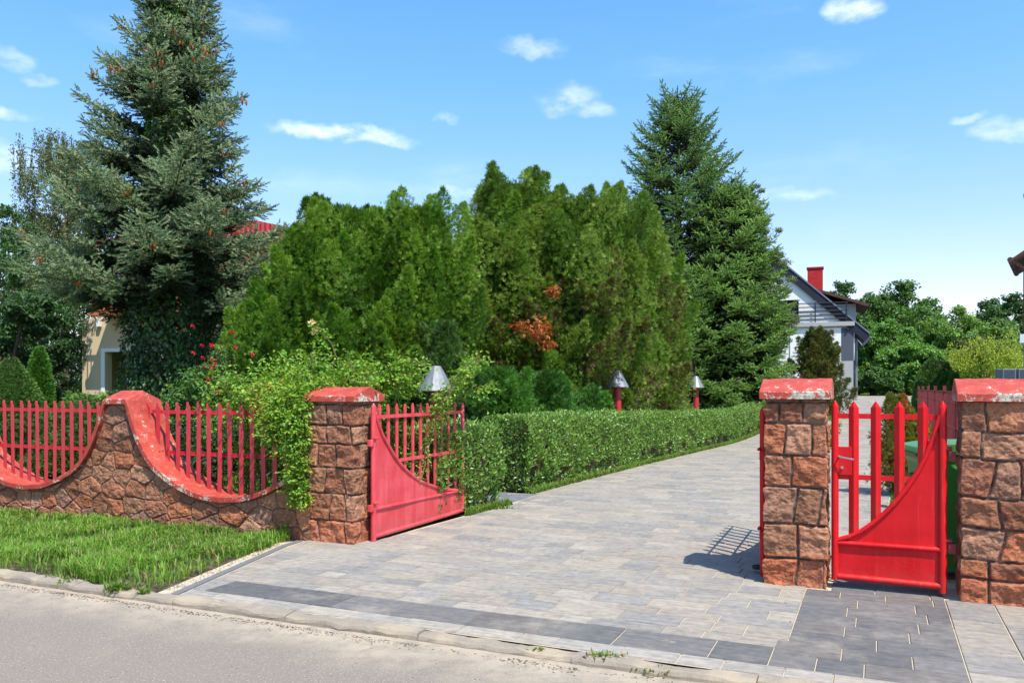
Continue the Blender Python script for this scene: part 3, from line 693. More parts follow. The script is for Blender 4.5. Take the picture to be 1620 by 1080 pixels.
# ------------------------------------------------------------------ foliage engine
def unit(a): return a / (np.linalg.norm(a, axis=-1, keepdims=True) + 1e-9)
def rv(n, rs): return unit(rs.normal(size=(n, 3)))
class Fol:
    """instances a small leaf template on many frames and bakes them into one mesh"""
    def __init__(s): s.V = []; s.C = []; s.F = []; s.n = 0
    def inst(s, TV, TF, O, D, N, sc, col, tcol=None):
        TV = np.asarray(TV, float); TF = np.asarray(TF, int); D = unit(D); Sd = unit(np.cross(D, N)); N2 = np.cross(Sd, D)
        sc = np.broadcast_to(np.asarray(sc, float), (len(O),))[:, None, None]
        P = O[:, None, :] + sc * (TV[None, :, 0:1] * Sd[:, None, :] + TV[None, :, 1:2] * D[:, None, :] + TV[None, :, 2:3] * N2[:, None, :])
        c = np.broadcast_to(col[:, None, :], P.shape).copy()
        if tcol is not None: c *= np.asarray(tcol)[None, :, None]
        s.V.append(P.reshape(-1, 3).astype(np.float32)); s.C.append(c.reshape(-1, 3).astype(np.float32))
        s.F.append((TF[None] + (np.arange(len(O)) * len(TV))[:, None, None] + s.n).reshape(-1, TF.shape[1])); s.n += P.shape[0] * P.shape[1]
    def build(s, name, m, parent=None, smooth=False):
        V = np.concatenate(s.V); C = np.concatenate(s.C); k = {}
        for f in s.F: k.setdefault(f.shape[1], []).append(f)
        return link(name, mesh_from(name, V, [np.concatenate(x) for x in k.values()], C, smooth), m, parent)
def fan(n, L, wd, spread, seed=0, bend=.2):
    """fan / tuft of n narrow blades"""
    rs = np.random.default_rng(seed); V = []; F = []
    for i in range(n):
        a = (i / (n - 1) - .5) * spread if n > 1 else 0; o = rs.uniform(-.5, .5) * bend * 2; l = L * (1 - .35 * abs(a) / (spread / 2 + 1e-6)) * rs.uniform(.8, 1.1)
        d = np.array((math.sin(a), math.cos(a), o)); p = np.array((math.cos(a), -math.sin(a), rs.uniform(-.6, .6))) * wd / 2; k = len(V)
        st = d * l * .0 + np.array((0, .0, 0)); V += [st - p * .5, st + d * l * .55 + p, st + d * l, st + d * l * .5 - p]; F.append((k, k + 1, k + 2, k + 3))
    return np.array(V), np.array(F)
def brush(n, L, nl, wd, seed=0):
    """bottle-brush twig along +y with needles all round"""
    rs = np.random.default_rng(seed); V = []; F = []
    for i in range(n):
        t_ = (i + .5) / n; ph = i * 2.4; out = np.array((math.cos(ph), 0, math.sin(ph) * .8)); d = out * .8 + np.array((0, .75, .15)); d /= np.linalg.norm(d)
        o = np.array((0, t_ * L, 0)); l = nl * (1.0 - .35 * t_); p = np.cross(d, (0, 1, 0)); p = p / np.linalg.norm(p) * wd / 2; k = len(V)
        V += [o - p, o + p, o + d * l]; F.append((k, k + 1, k + 2))
    return np.array(V), np.array(F)
def leaf_tpl(wd=.5, fold=.15):
    return np.array([(0, 0, 0), (wd / 2, .4, fold), (0, 1, .0), (-wd / 2, .4, fold), (0, .45, 0)]), np.array([(0, 1, 4), (1, 2, 4), (4, 2, 3), (0, 4, 3)])
LEAF_V = np.array([(0, 0, 0), (.26, .45, .08), (0, 1, -.05), (-.26, .45, .08)]); LEAF_F = np.array([(0, 1, 2), (0, 2, 3)])
WLEAF_V = np.array([(0, 0, 0), (.36, .5, .10), (0, 1, -.08), (-.36, .5, .10)])
def colvar(base, n, rs, amt=.25, hue=.12, clump=None, alt=None, altp=0.0):
    c = np.array(base)[None] * (1 + rs.uniform(-amt, amt, (n, 1))) * (1 + rs.uniform(-hue, hue, (n, 3)) * np.array((1, .35, .7)))
    if clump is not None: c = c * clump[:, None]
    if alt is not None:
        k = rs.random(n) < altp; c[k] = np.array(alt)[None] * (1 + rs.uniform(-amt, amt, (k.sum(), 1)))
    return c
def clumpf(P, sc=1.3, lo=.72, hi=1.3): return lo + (hi - lo) * np.clip((fbm(P[:, 0] * sc + 50, P[:, 1] * sc + 50, P[:, 2] * sc + 50, 2) - .25) * 2, 0, 1)
TB = brush(15, .13, .050, .021, 1)
TB_F = brush(14, .16, .055, .028, 2)

def limb_mesh(curves, name, m, parent, n=6):
    """curves: list of (points, radii)"""
    b = MB()
    for P, r in curves: b.tube(P, r, n, cap=False)
    return b.build(name, m, parent, smooth=True)

def spruce(name, label, cat, x, y, H, prof, cols, seed, z_low=.4, whorl=.33, nb=8, droop=.35, upt=.35, dens=1.0, group=None, leader2=None, tcut=1.0, tpl=None, side=.42, lv=(.74, 1.15), tw=1.0, smin=.09):
    """conifer: whorls of limbs, flat side branches on the limbs, needle twigs along all of them"""
    rs = np.random.default_rng(seed); g = ground_at(x, y); root = thing(name, label, cat, (x, y, g), 0, group)
    f = Fol(); limbs = [([(0, 0, -.1), (0.03, .02, H * .5), (0, 0, H * .97)], [.02 * H, .012 * H, .01])]
    tpl = tpl or TB; hs, rsd = zip(*prof); z = z_low * 1.0; O, D, Nn, Cc = [], [], [], []
    axes = [(0, 0, H, 0)]
    if leader2: axes = [(leader2[0], leader2[1], leader2[2], leader2[3]), (0, 0, H, 0)]
    bt = []
    for (ax, ay, HH, zs) in axes:
        z = max(z_low, zs) 
        while z < HH - .15:
            rad = np.interp(z / H, hs, rsd) * (1 if not zs else .62)
            kk = nb if rad > .6 else max(4, nb - 2)
            ph0 = rs.uniform(0, 6.28)
            for k in range(kk):
                L = rad * rs.uniform(*lv); 
                if L < .07: continue
                ph = ph0 + k * 6.283 / kk + rs.normal(0, .18); zz = z + rs.normal(0, whorl * .35)
                o = np.array((ax, ay, zz)); out = np.array((math.cos(ph), math.sin(ph), 0))
                top = (zz / H) ** 2
                q = np.linspace(0, 1, 9)[:, None]
                P = o + out * q * L + np.array((0, 0, 1)) * (L * ((.35 * top - droop * (1 - top)) * q + upt * q ** 2.4))
                bt.append((P, L))
            z += whorl * rs.uniform(.8, 1.2) * (.6 if z > .8 * H else 1)
        # leader
        bt.append((np.array([(ax, ay, HH - .5 + .5 * q) for q in np.linspace(0, 1, 9)]), .3))
    for P, L in bt:
        if L > .5: limbs.append(([tuple(p) for p in P[::2]], list(np.linspace(.012 + .008 * L, .004, 5))))
        seg = np.linalg.norm(np.diff(P, axis=0), axis=1).sum(); nsd = max(3, int(seg / (.105) * dens))
        tt = np.linspace(.22 if L > .8 else .05, .97, nsd) ** .9
        for j, q in enumerate(tt):
            i = min(int(q * 8), 7); fr = q * 8 - i; p = P[i] * (1 - fr) + P[i + 1] * fr; d = P[i + 1] - P[i]; d = d / (np.linalg.norm(d) + 1e-9)
            sd_ = np.cross(d, (0, 0, 1)); sd_ /= np.linalg.norm(sd_) + 1e-9
            for sg in (-1, 1):
                l2 = side * L * (1 - q) ** .75 * rs.uniform(.7, 1.15) + smin; l2 = min(l2, .85)
                dd = d * .62 + sg * sd_ * .78 + np.array((0, 0, rs.normal(-.05, .34))); dd /= np.linalg.norm(dd)
                m = max(1, int(l2 / .062 * tw)); s_ = (np.arange(m) + rs.random(m) * .6) / m * l2
                pts = p + s_[:, None] * dd + np.array((0, 0, -1)) * (s_[:, None] ** 2 * .25)
                alt_ = np.where(np.arange(m) % 2 == 0, 1, -1)[:, None]; s2 = np.cross(dd, (0, 0, 1)); s2 /= np.linalg.norm(s2) + 1e-9
                td = dd * .75 + alt_ * s2 * .62 + rs.normal(0, .30, (m, 3)); td[-1] = dd
                O.append(pts); D.append(td); Nn.append(np.tile((0, 0, 1.0), (m, 1)) + rs.normal(0, .25, (m, 3)))
            O.append(p[None]); D.append(d[None] + rs.normal(0, .1, (1, 3))); Nn.append(np.array([(0, 0, 1.0)]))
        O.append(P[-1][None]); D.append((P[-1] - P[-2])[None]); Nn.append(np.array([(0, 0, 1.0)]))
    O, D, Nn = np.concatenate(O), np.concatenate(D), np.concatenate(Nn)
    if tcut < 1: k = rs.random(len(O)) < tcut; O, D, Nn = O[k], D[k], Nn[k]
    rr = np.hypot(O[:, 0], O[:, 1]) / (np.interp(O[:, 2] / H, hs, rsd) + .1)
    near_trunk = np.clip(1.15 - rr, 0, 1) > .55                      # twigs near the trunk take the darkest colour
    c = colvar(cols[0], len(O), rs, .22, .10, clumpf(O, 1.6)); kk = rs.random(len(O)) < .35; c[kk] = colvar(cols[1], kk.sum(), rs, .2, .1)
    c[near_trunk] = colvar(cols[2], near_trunk.sum(), rs, .25, .1)
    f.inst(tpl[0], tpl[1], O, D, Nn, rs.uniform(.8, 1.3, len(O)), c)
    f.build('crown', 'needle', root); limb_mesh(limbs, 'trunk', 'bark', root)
    return root, O

def thuja(name, label, x, y, H, Rm, col, seed, n_pl=70, dens=1.0, group=None, shape=None, tip=1.0, alt=None, cat='tree', size=1.0, plen=.95, brown=None, lean=.5):
    """upright scale-leaved conifer: many pointed plumes of flat sprays on an egg-shaped crown, trunk inside"""
    rs = np.random.default_rng(seed); g = ground_at(x, y); root = thing(name, label, cat, (x, y, g), 0, group)
    shape = shape or [(0, .75), (.15, .95), (.4, 1.0), (.65, .82), (.85, .48), (1, .12)]
    hs, rr = zip(*shape); f = Fol(); T = fan(8, 1.2, .15, 2.0, seed % 5, .45); T = (np.array(T[0]), np.array(T[1]))
    limbs = [([(0, 0, -.1), (.04, 0, H * .4), (0, .03, H * .8)], [.022 * H, .015 * H, .01])]
    for i in range(n_pl):
        hz = (i + rs.random()) / n_pl; hz = hz ** .8 * .97; ph = i * 2.39996 + rs.normal(0, .3); rad = np.interp(hz, hs, rr) * Rm * rs.uniform(.62, 1.18)
        pl = (plen * rs.uniform(.45, 1.4)) * (1.0 if hz < .85 else .8); pr = .24 * pl * rs.uniform(.8, 1.25) + .05
        b = np.array((math.cos(ph) * rad * .78, math.sin(ph) * rad * .78, hz * H - pl * .45)); b[2] = max(b[2], .02)
        if b[2] + pl > H * .92: b[2] = H * rs.uniform(.84, 1.03) - pl
        lean_ = lean * (.35 if hz > .55 else 1); ax = unit(np.array((math.cos(ph) * lean_ * (1.1 - hz), math.sin(ph) * lean_ * (1.1 - hz), 1.0)) + rs.normal(0, .20 + .12 * (1 - hz), 3))
        m = int(480 * dens * pl * (pr / .25) / size ** 2); q = rs.random(m) ** .85; a = rs.uniform(0, 6.283, m)
        pro = np.sin(np.clip(q * .96 + .04, 0, 1) ** .62 * math.pi) ** .8 * (1 - q * .25) ; rr_ = pr * pro * rs.uniform(.4, 1.2, m)
        e1 = unit(np.cross(ax, (0.3, 1, 0.1))); e2 = np.cross(ax, e1); od = np.cos(a)[:, None] * e1 + np.sin(a)[:, None] * e2
        lump = 1 + 1.6 * (fbm(a * 1.5, q * 6, i, 2) - .5)
        P = b + ax * (q * pl)[:, None] + od * (rr_ * lump)[:, None]
        D = ax[None] * .9 + od * rs.uniform(.3, 1.3, (m, 1)) + rs.normal(0, .25, (m, 3)); N = od + rs.normal(0, .55, (m, 3))
        tone = rs.uniform(.68, 1.28); c = colvar(col, m, rs, .2, .12, np.full(m, tone) * clumpf(P, 2.2, .85, 1.15))
        if alt is not None and rs.random() < .5: c = colvar(alt, m, rs, .2, .12)
        if brown is not None and hz < brown[0] and rs.random() < brown[1]: k = rs.random(m) < .5; c[k] = colvar((.13, .085, .04), k.sum(), rs, .3, .1)
        f.inst(T[0], T[1], P, D, N, .064 * size * rs.uniform(.65, 1.5, m), c)
        if i % 2 == 0: limbs.append(([(0, 0, max(.1, b[2] - rad * .5)), tuple(b * np.array((.5, .5, 1)) - np.array((0, 0, .1))), tuple(b + ax * pl * .3)], [.03, .02, .006]))
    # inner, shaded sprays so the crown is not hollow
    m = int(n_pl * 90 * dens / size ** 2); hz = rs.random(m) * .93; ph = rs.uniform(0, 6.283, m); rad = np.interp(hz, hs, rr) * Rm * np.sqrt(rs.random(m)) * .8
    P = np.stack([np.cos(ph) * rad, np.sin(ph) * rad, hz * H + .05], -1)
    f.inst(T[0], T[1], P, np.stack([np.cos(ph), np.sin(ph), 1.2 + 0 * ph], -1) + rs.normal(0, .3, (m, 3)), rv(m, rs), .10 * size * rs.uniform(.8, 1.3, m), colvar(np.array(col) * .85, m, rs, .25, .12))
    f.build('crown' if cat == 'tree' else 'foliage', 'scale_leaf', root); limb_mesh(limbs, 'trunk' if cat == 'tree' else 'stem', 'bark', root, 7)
    return root

def broadleaf(name, label, x, y, zb, H, blobs, col, seed, leaf=.13, n=16000, group=None, cat='tree', trunk_r=.16, hang=0.0, alt=None, altp=0, m='leaf', wide=False, twigs=True, core=.25, flat=.5, inner=None):
    """crown of leaf clusters round limb ends; blobs = list of (dx,dy,z,r) in metres"""
    rs = np.random.default_rng(seed); root = thing(name, label, cat, (x, y, zb), 0, group); f = Fol(); B = np.array(blobs, float)
    limbs = [([(0, 0, -.1), (.02 * H, .0, H * .25), (0, 0, H * .55)], [trunk_r, trunk_r * .75, trunk_r * .4])]
    wt = B[:, 3] ** 2; cnt = (wt / wt.sum() * n).astype(int)
    for (bx, by, bz, br), m_ in zip(B, cnt):
        # sub-clumps on the blob's shell
        ns = max(6, int(14 * (br / 1.0) ** .8)); cd = rv(ns, rs); cp = np.array((bx, by, bz)) + cd * br * rs.uniform(.55, .95, (ns, 1)) * np.array((1, 1, .85)); cr = br * rs.uniform(.22, .42, ns)
        k = rs.integers(0, ns, m_); dirn = rv(m_, rs); dirn[:, 2] = dirn[:, 2] * .8 + .15; P = cp[k] + dirn * (cr[k] * rs.uniform(.35, 1.05, m_))[:, None] * np.array((1, 1, .7))
        far = rs.random(m_) < core; P[far] = np.array((bx, by, bz)) + rv(far.sum(), rs) * (br * rs.random((far.sum(), 1)) ** .5 * .8)
        N = dirn * (1 - flat) + np.array((0, 0, 1)) * flat + rs.normal(0, .38, (m_, 3)); D = np.cross(N, rv(m_, rs)) + np.array((0, 0, -.35 - hang)) + dirn * .3
        tone = rs.uniform(.78, 1.2, ns)[k]; c = colvar(col, m_, rs, .2, .12, tone, alt, altp)
        f.inst(WLEAF_V if wide else LEAF_V, LEAF_F, P, D, N, leaf * rs.uniform(.65, 1.3, m_), c)
        limbs.append(([(0, 0, min(H * .3, bz * .5)), (bx * .5, by * .5, bz * .62), (bx, by, bz)], [trunk_r * .45, trunk_r * .28, trunk_r * .1]))
        if twigs:
            for q in range(0, ns, 3): limbs.append(([(bx, by, bz), tuple((np.array((bx, by, bz)) + cp[q]) / 2 + rs.normal(0, .04, 3)), tuple(cp[q])], [trunk_r * .1, trunk_r * .06, .004]))
    f.build('crown' if cat == 'tree' else 'foliage', m, root); limb_mesh(limbs, 'trunk' if cat == 'tree' else 'stem', 'bark', root, 6); return root
def dome_blobs(rad, h0, h1, n, seed, r=.45, top=.75):
    rs = np.random.default_rng(seed); out = []
    for i in range(n):
        q = (i + .5) / n; z = h0 + (h1 - h0) * q; w_ = rad * math.sqrt(max(0, 1 - ((q - .38) / .66) ** 2)) * rs.uniform(.45, 1.0); a = i * 2.4 + rs.normal(0, .3)
        out.append((math.cos(a) * w_, math.sin(a) * w_, z - r * rad * .25, r * rad * rs.uniform(.75, 1.2) * (1.0 if q < top else .8)))
    return out

# ------------------------------------------------------------------ the big conifers
SPX = at(262, 600, 17)
blue, bo = spruce('blue_spruce', 'tall grey-blue spruce with cones, rising out of frame behind the left wall', 'tree', SPX[0], 17.0, 10.6,
    [(0, 1.0), (.10, 1.3), (.19, 1.9), (.28, 2.5), (.40, 2.4), (.55, 1.85), (.66, 1.45), (.74, 1.05), (.82, .72), (.92, .42), (1, .12)],
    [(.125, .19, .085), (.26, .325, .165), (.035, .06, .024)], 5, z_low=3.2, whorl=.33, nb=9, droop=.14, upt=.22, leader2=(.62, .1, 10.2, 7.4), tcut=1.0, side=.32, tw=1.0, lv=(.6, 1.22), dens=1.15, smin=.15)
# ivy climbing its trunk: leafy sleeve round the stem
def ivy():
    rs = np.random.default_rng(8); f = Fol(); n = 26000; z = rs.random(n) ** 1.15 * 9.6; a = rs.uniform(0, 6.283, n)
    rad = np.interp(z, [0, .8, 2.0, 3.2, 5, 7.5, 9.6], [1.0, .95, .85, .85, .50, .48, .3]) * (.75 + .5 * fbm(a * 1.6, z * 1.3, 4, 3)) * rs.uniform(.7, 1.08, n)
    P = np.stack([np.cos(a) * rad + .1, np.sin(a) * rad, z], -1); od = np.stack([np.cos(a), np.sin(a), .35 + 0 * a], -1)
    c = colvar((.035, .085, .018), n, rs, .35, .15, clumpf(P, 1.8, .7, 1.5)); hi = z > 4.2; c[hi] = colvar((.10, .20, .03), hi.sum(), rs, .3, .15); lowb = (z < 1.7) & (rs.random(n) < .4); c[lowb] = colvar((.10, .21, .035), lowb.sum(), rs, .3, .1)
    f.inst(WLEAF_V, LEAF_F, P, np.stack([np.cos(a) * .3, np.sin(a) * .3, -1 + 0 * a], -1) + rs.normal(0, .45, (n, 3)), od + rs.normal(0, .35, (n, 3)), rs.uniform(.06, .12, n), c)
    o = f.build('ivy', 'glossy_leaf'); o.location = (SPX[0], 17.0, 0); tag(o, 'ivy sleeve climbing the trunk of the grey-blue spruce', 'climbing plant')
ivy()
def cones():
    rs = np.random.default_rng(4); b = MB()
    for k in range(5):
        x, y = rs.normal(0, .035, 2); z = rs.uniform(-.03, .03); b.lathe([(.002, z), (.012, z - .015), (.018, z - .05), (.014, z - .09), (.002, z - .11)], 7, x, y)
    ob = None; mm = bpy.data.materials.get('cone') or mat('cone', lambda t: setc(t, t.mix(t.noise(20, 3, .6, t.obj), (.22, .085, .03), (.42, .17, .06))), .8, .2)
    cand = bo[(bo[:, 1] < .6)]; h = cand[:, 2]; rr = np.hypot(cand[:, 0], cand[:, 1]); lim = np.interp(h / 10.6, [0, .28, .55, .7, .82, .92, 1], [1.3, 2.5, 2.0, 1.5, 1.0, .6, .1])
    wt = np.where(rr > lim * .72, 1, .02) * np.where(h > 7.6, 9, np.where(h > 5.5, 1.2, .35)); pick = rs.choice(len(cand), 100, replace=False, p=wt / wt.sum())
    for i, k in enumerate(pick):
        if ob is None: ob = b.build('cone_cluster', 'cone', blue, smooth=True); o = ob
        else: o = ob.copy(); COL.objects.link(o); o.parent = blue
        o.location = tuple(cand[k]); s = rs.uniform(.75, 1.3); o.scale = (s, s, s); o.rotation_euler = (0, 0, rs.uniform(0, 6))
cones()
GS = [(.10, .195, .038), (.155, .265, .055), (.045, .07, .02)]
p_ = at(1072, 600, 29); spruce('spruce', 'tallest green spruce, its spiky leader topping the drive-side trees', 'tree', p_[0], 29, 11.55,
    [(0, 2.6), (.2, 2.5), (.45, 2.3), (.62, 2.1), (.75, 1.75), (.85, 1.3), (.94, .75), (1, .15)], GS, 15, lv=(.6, 1.25), z_low=.5, whorl=.36, nb=8, droop=.25, upt=.42, tpl=TB_F, tw=.85, dens=.85, side=.36)
p_ = at(1157, 600, 27.8); spruce('spruce', 'broad mid-green spruce skirted to the ground beside the drive', 'tree', p_[0], 27.8, 8.1,
    [(0, 2.05), (.12, 2.1), (.3, 2.0), (.55, 1.65), (.75, 1.25), (.9, .8), (1, .25)], [(.135, .245, .045), (.205, .33, .065), (.05, .08, .02)], 16, z_low=.3, whorl=.27, nb=9, droop=.22, upt=.3, tpl=TB_F, tw=.95, side=.45)
p_ = at(1060, 600, 27); spruce('spruce', 'low spruce filling in left of the broad one, behind the third lamp', 'tree', p_[0], 27, 6.2,
    [(0, 1.6), (.2, 1.6), (.5, 1.2), (.8, .6), (1, .12)], GS, 17, z_low=.3, whorl=.3, nb=7, droop=.25, upt=.3, tpl=TB_F, tw=.9)
p_ = at(1190, 600, 28); broadleaf('larch', 'wispy grey-green larch showing behind the right side of the spruces', p_[0], 28, ground_at(p_[0], 28), 8.2,
    [(0, 0, 7.7, .4), (.25, .1, 7.1, .5), (-.3, 0, 7.0, .5), (.5, 0, 6.3, .55), (-.4, 0, 6.1, .7), (.75, 0, 5.4, .6), (.2, 0, 5.4, .8), (.9, 0, 4.5, .6), (.8, 0, 3.4, .7), (.2, 0, 3.5, 1.1), (.5, 0, 2.0, .9)], (.12, .165, .06), 18, leaf=.06, n=34000, trunk_r=.12, flat=.1, core=.1)

# thujas along the drive -------------------------------------------------
TG = (.095, .205, .018); TA = (.175, .30, .032)
TSH = [(0, .8), (.15, .98), (.45, 1.05), (.68, .92), (.86, .66), (1, .32)]
for (px, ytop, wpx, Yd, sd_, lab) in [
    (545, 300, 92, 15.4, 51, 'thuja in the middle of the left green clump, flat-topped with several tips'),
    (484, 335, 66, 14.9, 52, 'lower thuja at the left end of the green clump beside the blue spruce'),
    (655, 298, 90, 15.8, 53, 'thuja at the right end of the left green clump, twin pointed top'),
    (420, 425, 45, 14.2, 54, 'short thuja shoulder in front of the red roof corner'),
    (812, 262, 84, 19.2, 55, 'tallest yellow-green thuja just right of the gap in the clumps'),
    (925, 284, 92, 18.8, 56, 'broad thuja with dead orange sprays in the middle of the right clump'),
    (988, 305, 72, 19.8, 57, 'thuja at the right end of the right clump, against the spruces'),
    (750, 345, 48, 20.5, 58, 'slim dark thuja filling the gap between the two clumps')]:
    wpx *= 1.12; ytop += 10; p = at(px, 612, Yd); Hh = 1.5 + (612 - ytop) / 1300 * Yd; left = Yd < 16.5
    thuja('thuja', lab, p[0], Yd, Hh, wpx / 1300 * Yd, TG if left else (.118, .215, .024), sd_, n_pl=int(125 * (wpx / 85) * (Hh / 5)), dens=.85, shape=TSH, alt=TA if left else (.20, .295, .045), group='thujas along the driveway', size=1.0 if left else 1.12, brown=None if left else (.75, .28), plen=1.0 if left else 1.15)
def dead_sprays():
    rs = np.random.default_rng(12)
    for (px, py, r, n) in [(850, 522, .26, 170), (824, 515, .13, 60), (874, 460, .10, 60), (868, 545, .12, 60)]:
        p = np.array(at(px, py, 16.8)); f = Fol(); T = fan(6, 1, .2, 1.7, 1, .35); P = p + rs.normal(0, r * .62, (n, 3)) * np.array((1, .6, .8))
        f.inst(T[0], T[1], P, rv(n, rs) + np.array((0, 0, -.5)), rv(n, rs), .1 * rs.uniform(.7, 1.2, n), colvar((.42, .13, .035), n, rs, .35, .1))
        o = f.build('dead_spray', 'leaf'); par = [q for q in bpy.data.objects if q.name.startswith('thuja') and q.get('label', '').startswith('broad thuja')][0]
        o.parent = par; o.matrix_parent_inverse = Matrix.Translation(-Vector(par.location)); o['label'] = 'dead orange-brown spray'
dead_sprays()

# young juniper / thuja shrubs in front
def feather(name, label, px, ybase, ytop, wpx, Yd, col, seed, n_pl=26, cat='shrub', group=None, size=1.0, lean=.8, alt=None):
    p = at(px, 612, Yd); H = 1.5 + (612 - ytop) / 1300 * Yd; return thuja(name, label, p[0], Yd, H, wpx / 1300 * Yd, col, seed, n_pl=n_pl, dens=1.0, plen=.75, cat=cat, group=group, size=size, lean=lean, shape=[(0, .9), (.3, 1), (.7, .8), (1, .35)], alt=alt)
feather('juniper', 'dark feathery juniper behind the hedge, just right of the open leaf', 790, 660, 578, 52, 13.6, (.08, .20, .025), 61, 26, alt=(.07, .16, .03))
feather('juniper', 'dark feathery juniper left of the second lamp post', 868, 660, 588, 45, 15.2, (.06, .16, .025), 62, 22)
feather('juniper', 'low pale juniper at the foot of the second lamp', 935, 660, 612, 36, 16.4, (.09, .21, .035), 63, 16)
feather('juniper', 'grey-green juniper under the left thuja clump, above the pier vine', 705, 600, 500, 34, 14.6, (.085, .165, .035), 64, 20, alt=(.11, .19, .04))
p_ = at(1294, 600, 28); thuja('yew', 'olive-brown yew bush in front of the white house', p_[0], 28, 3.5 - ground_at(p_[0], 28), .55, (.08, .125, .026), 65, n_pl=60, dens=.8, shape=[(0, .6), (.3, .9), (.6, 1.0), (.85, .9), (1, .5)], alt=(.13, .13, .035), size=1.2)

# left garden ------------------------------------------------------------
def clipped(name, label, x, y, H, rad, col, seed, n=15000, shape=None, cat='shrub', leaf=.045):
    """tight, sheared conifer surface"""
    rs = np.random.default_rng(seed); g = ground_at(x, y); root = thing(name, label, cat, (x, y, g)); f = Fol(); hs, rr = zip(*(shape or [(0, .85), (.15, 1), (.45, .78), (.75, .42), (.93, .14), (1, .02)]))
    q = 1 - np.sqrt(1 - rs.random(n) * .999); a = rs.uniform(0, 6.283, n); r0 = np.interp(q, hs, rr) * rad * (1 + .10 * (fbm(a * 2, q * 7, seed, 3) - .5) * 2) * rs.uniform(.9, 1.03, n)
    P = np.stack([np.cos(a) * r0, np.sin(a) * r0, q * H], -1); od = np.stack([np.cos(a), np.sin(a), .8 + 0 * a], -1); T = fan(5, 1, .22, 1.5, 2, .4)
    f.inst(T[0], T[1], P, od + rs.normal(0, .35, (n, 3)), rv(n, rs), leaf * rs.uniform(.8, 1.4, n), colvar(col, n, rs, .25, .12, clumpf(P, 4, .8, 1.2)))
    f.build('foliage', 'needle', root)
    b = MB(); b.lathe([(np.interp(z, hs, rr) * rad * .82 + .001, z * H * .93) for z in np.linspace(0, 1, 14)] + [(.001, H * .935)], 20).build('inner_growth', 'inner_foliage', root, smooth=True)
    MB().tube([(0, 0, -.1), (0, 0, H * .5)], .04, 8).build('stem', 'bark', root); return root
p_ = at(18, 600, 13); clipped('dwarf_spruce', 'fat conical dwarf spruce at the left edge, smooth and light green', p_[0], 13, 2.02, .78, (.085, .17, .03), 71, 26000)
p_ = at(62, 600, 14.8); clipped('columnar_thuja', 'slim bright green columnar thuja right of the fat cone', p_[0], 14.8, 2.28, .25, (.075, .19, .02), 72, 12000, [(0, .8), (.3, 1), (.6, .85), (.85, .5), (1, .05)], leaf=.07)
p_ = at(28, 600, 15.5); clipped('columnar_thuja', 'columnar thuja peeking out between the fat cone and the slim one', p_[0], 15.5, 1.95, .35, (.07, .17, .02), 73, 9000, [(0, .8), (.3, 1), (.6, .85), (.85, .5), (1, .05)], leaf=.07)
p_ = at(128, 600, 12.5); clipped('dwarf_spruce', 'small round clipped spruce behind the left railing', p_[0], 12.5, 1.42, .55, (.075, .155, .028), 74, 15000, [(0, .9), (.4, 1), (.75, .75), (.93, .4), (1, .05)])
p_ = at(198, 600, 12.5); clipped('box_ball', 'dark round box bush just left of the red wall crest', p_[0], 12.5, 1.50, .42, (.03, .075, .018), 75, 10000, [(0, .7), (.4, 1), (.75, .8), (.93, .45), (1, .05)])
p_ = at(150, 600, 11.2); clipped('juniper_mound', 'spreading green conifer mound behind the left railing pickets', p_[0], 11.9, 1.05, 1.25, (.055, .115, .025), 76, 26000, [(0, .9), (.4, 1), (.75, .75), (.93, .4), (1, .1)], leaf=.06)
p_ = at(20, 600, 12.3); clipped('juniper_mound', 'dark conifer mound behind the pickets at the left edge', p_[0], 12.3, 1.1, 1.0, (.045, .095, .022), 77, 18000, [(0, .9), (.4, 1), (.75, .75), (.93, .4), (1, .1)], leaf=.06)
p_ = at(165, 600, 13.6); broadleaf('garden_shrub', 'loose yellow-green shrub below the beige house window', p_[0], 13.6, 0, 1.5, [(-.5, 0, 1.15, .35), (0, 0, 1.2, .36), (.35, 0, 1.1, .3), (-.2, 0, .8, .5), (.3, 0, .6, .5)], (.16, .28, .03), 78, leaf=.07, n=3500, cat='shrub', trunk_r=.03)
p_ = at(290, 600, 12.2); broadleaf('garden_shrub', 'bright leafy shrub behind the railing right of the wall crest', p_[0], 12.2, 0, 1.5, [(-.1, 0, 1.3, .35), (.1, 0, 1.6, .28), (0, 0, .9, .45), (.5, 0, .8, .4), (.2, 0, .4, .5)], (.08, .17, .03), 79, leaf=.07, n=4500, cat='shrub', trunk_r=.03)
p_ = at(400, 600, 10.3); broadleaf('garden_shrub', 'dark low shrub in the shade behind the railing pickets', p_[0], 10.6, 0, 1.0, [(-1.2, .4, .7, .5), (-.4, .5, .8, .55), (.3, .4, .7, .5), (.9, .3, .7, .5), (-.8, 0, .45, .4)], (.03, .065, .02), 80, leaf=.06, n=8000, cat='shrub', trunk_r=.03)
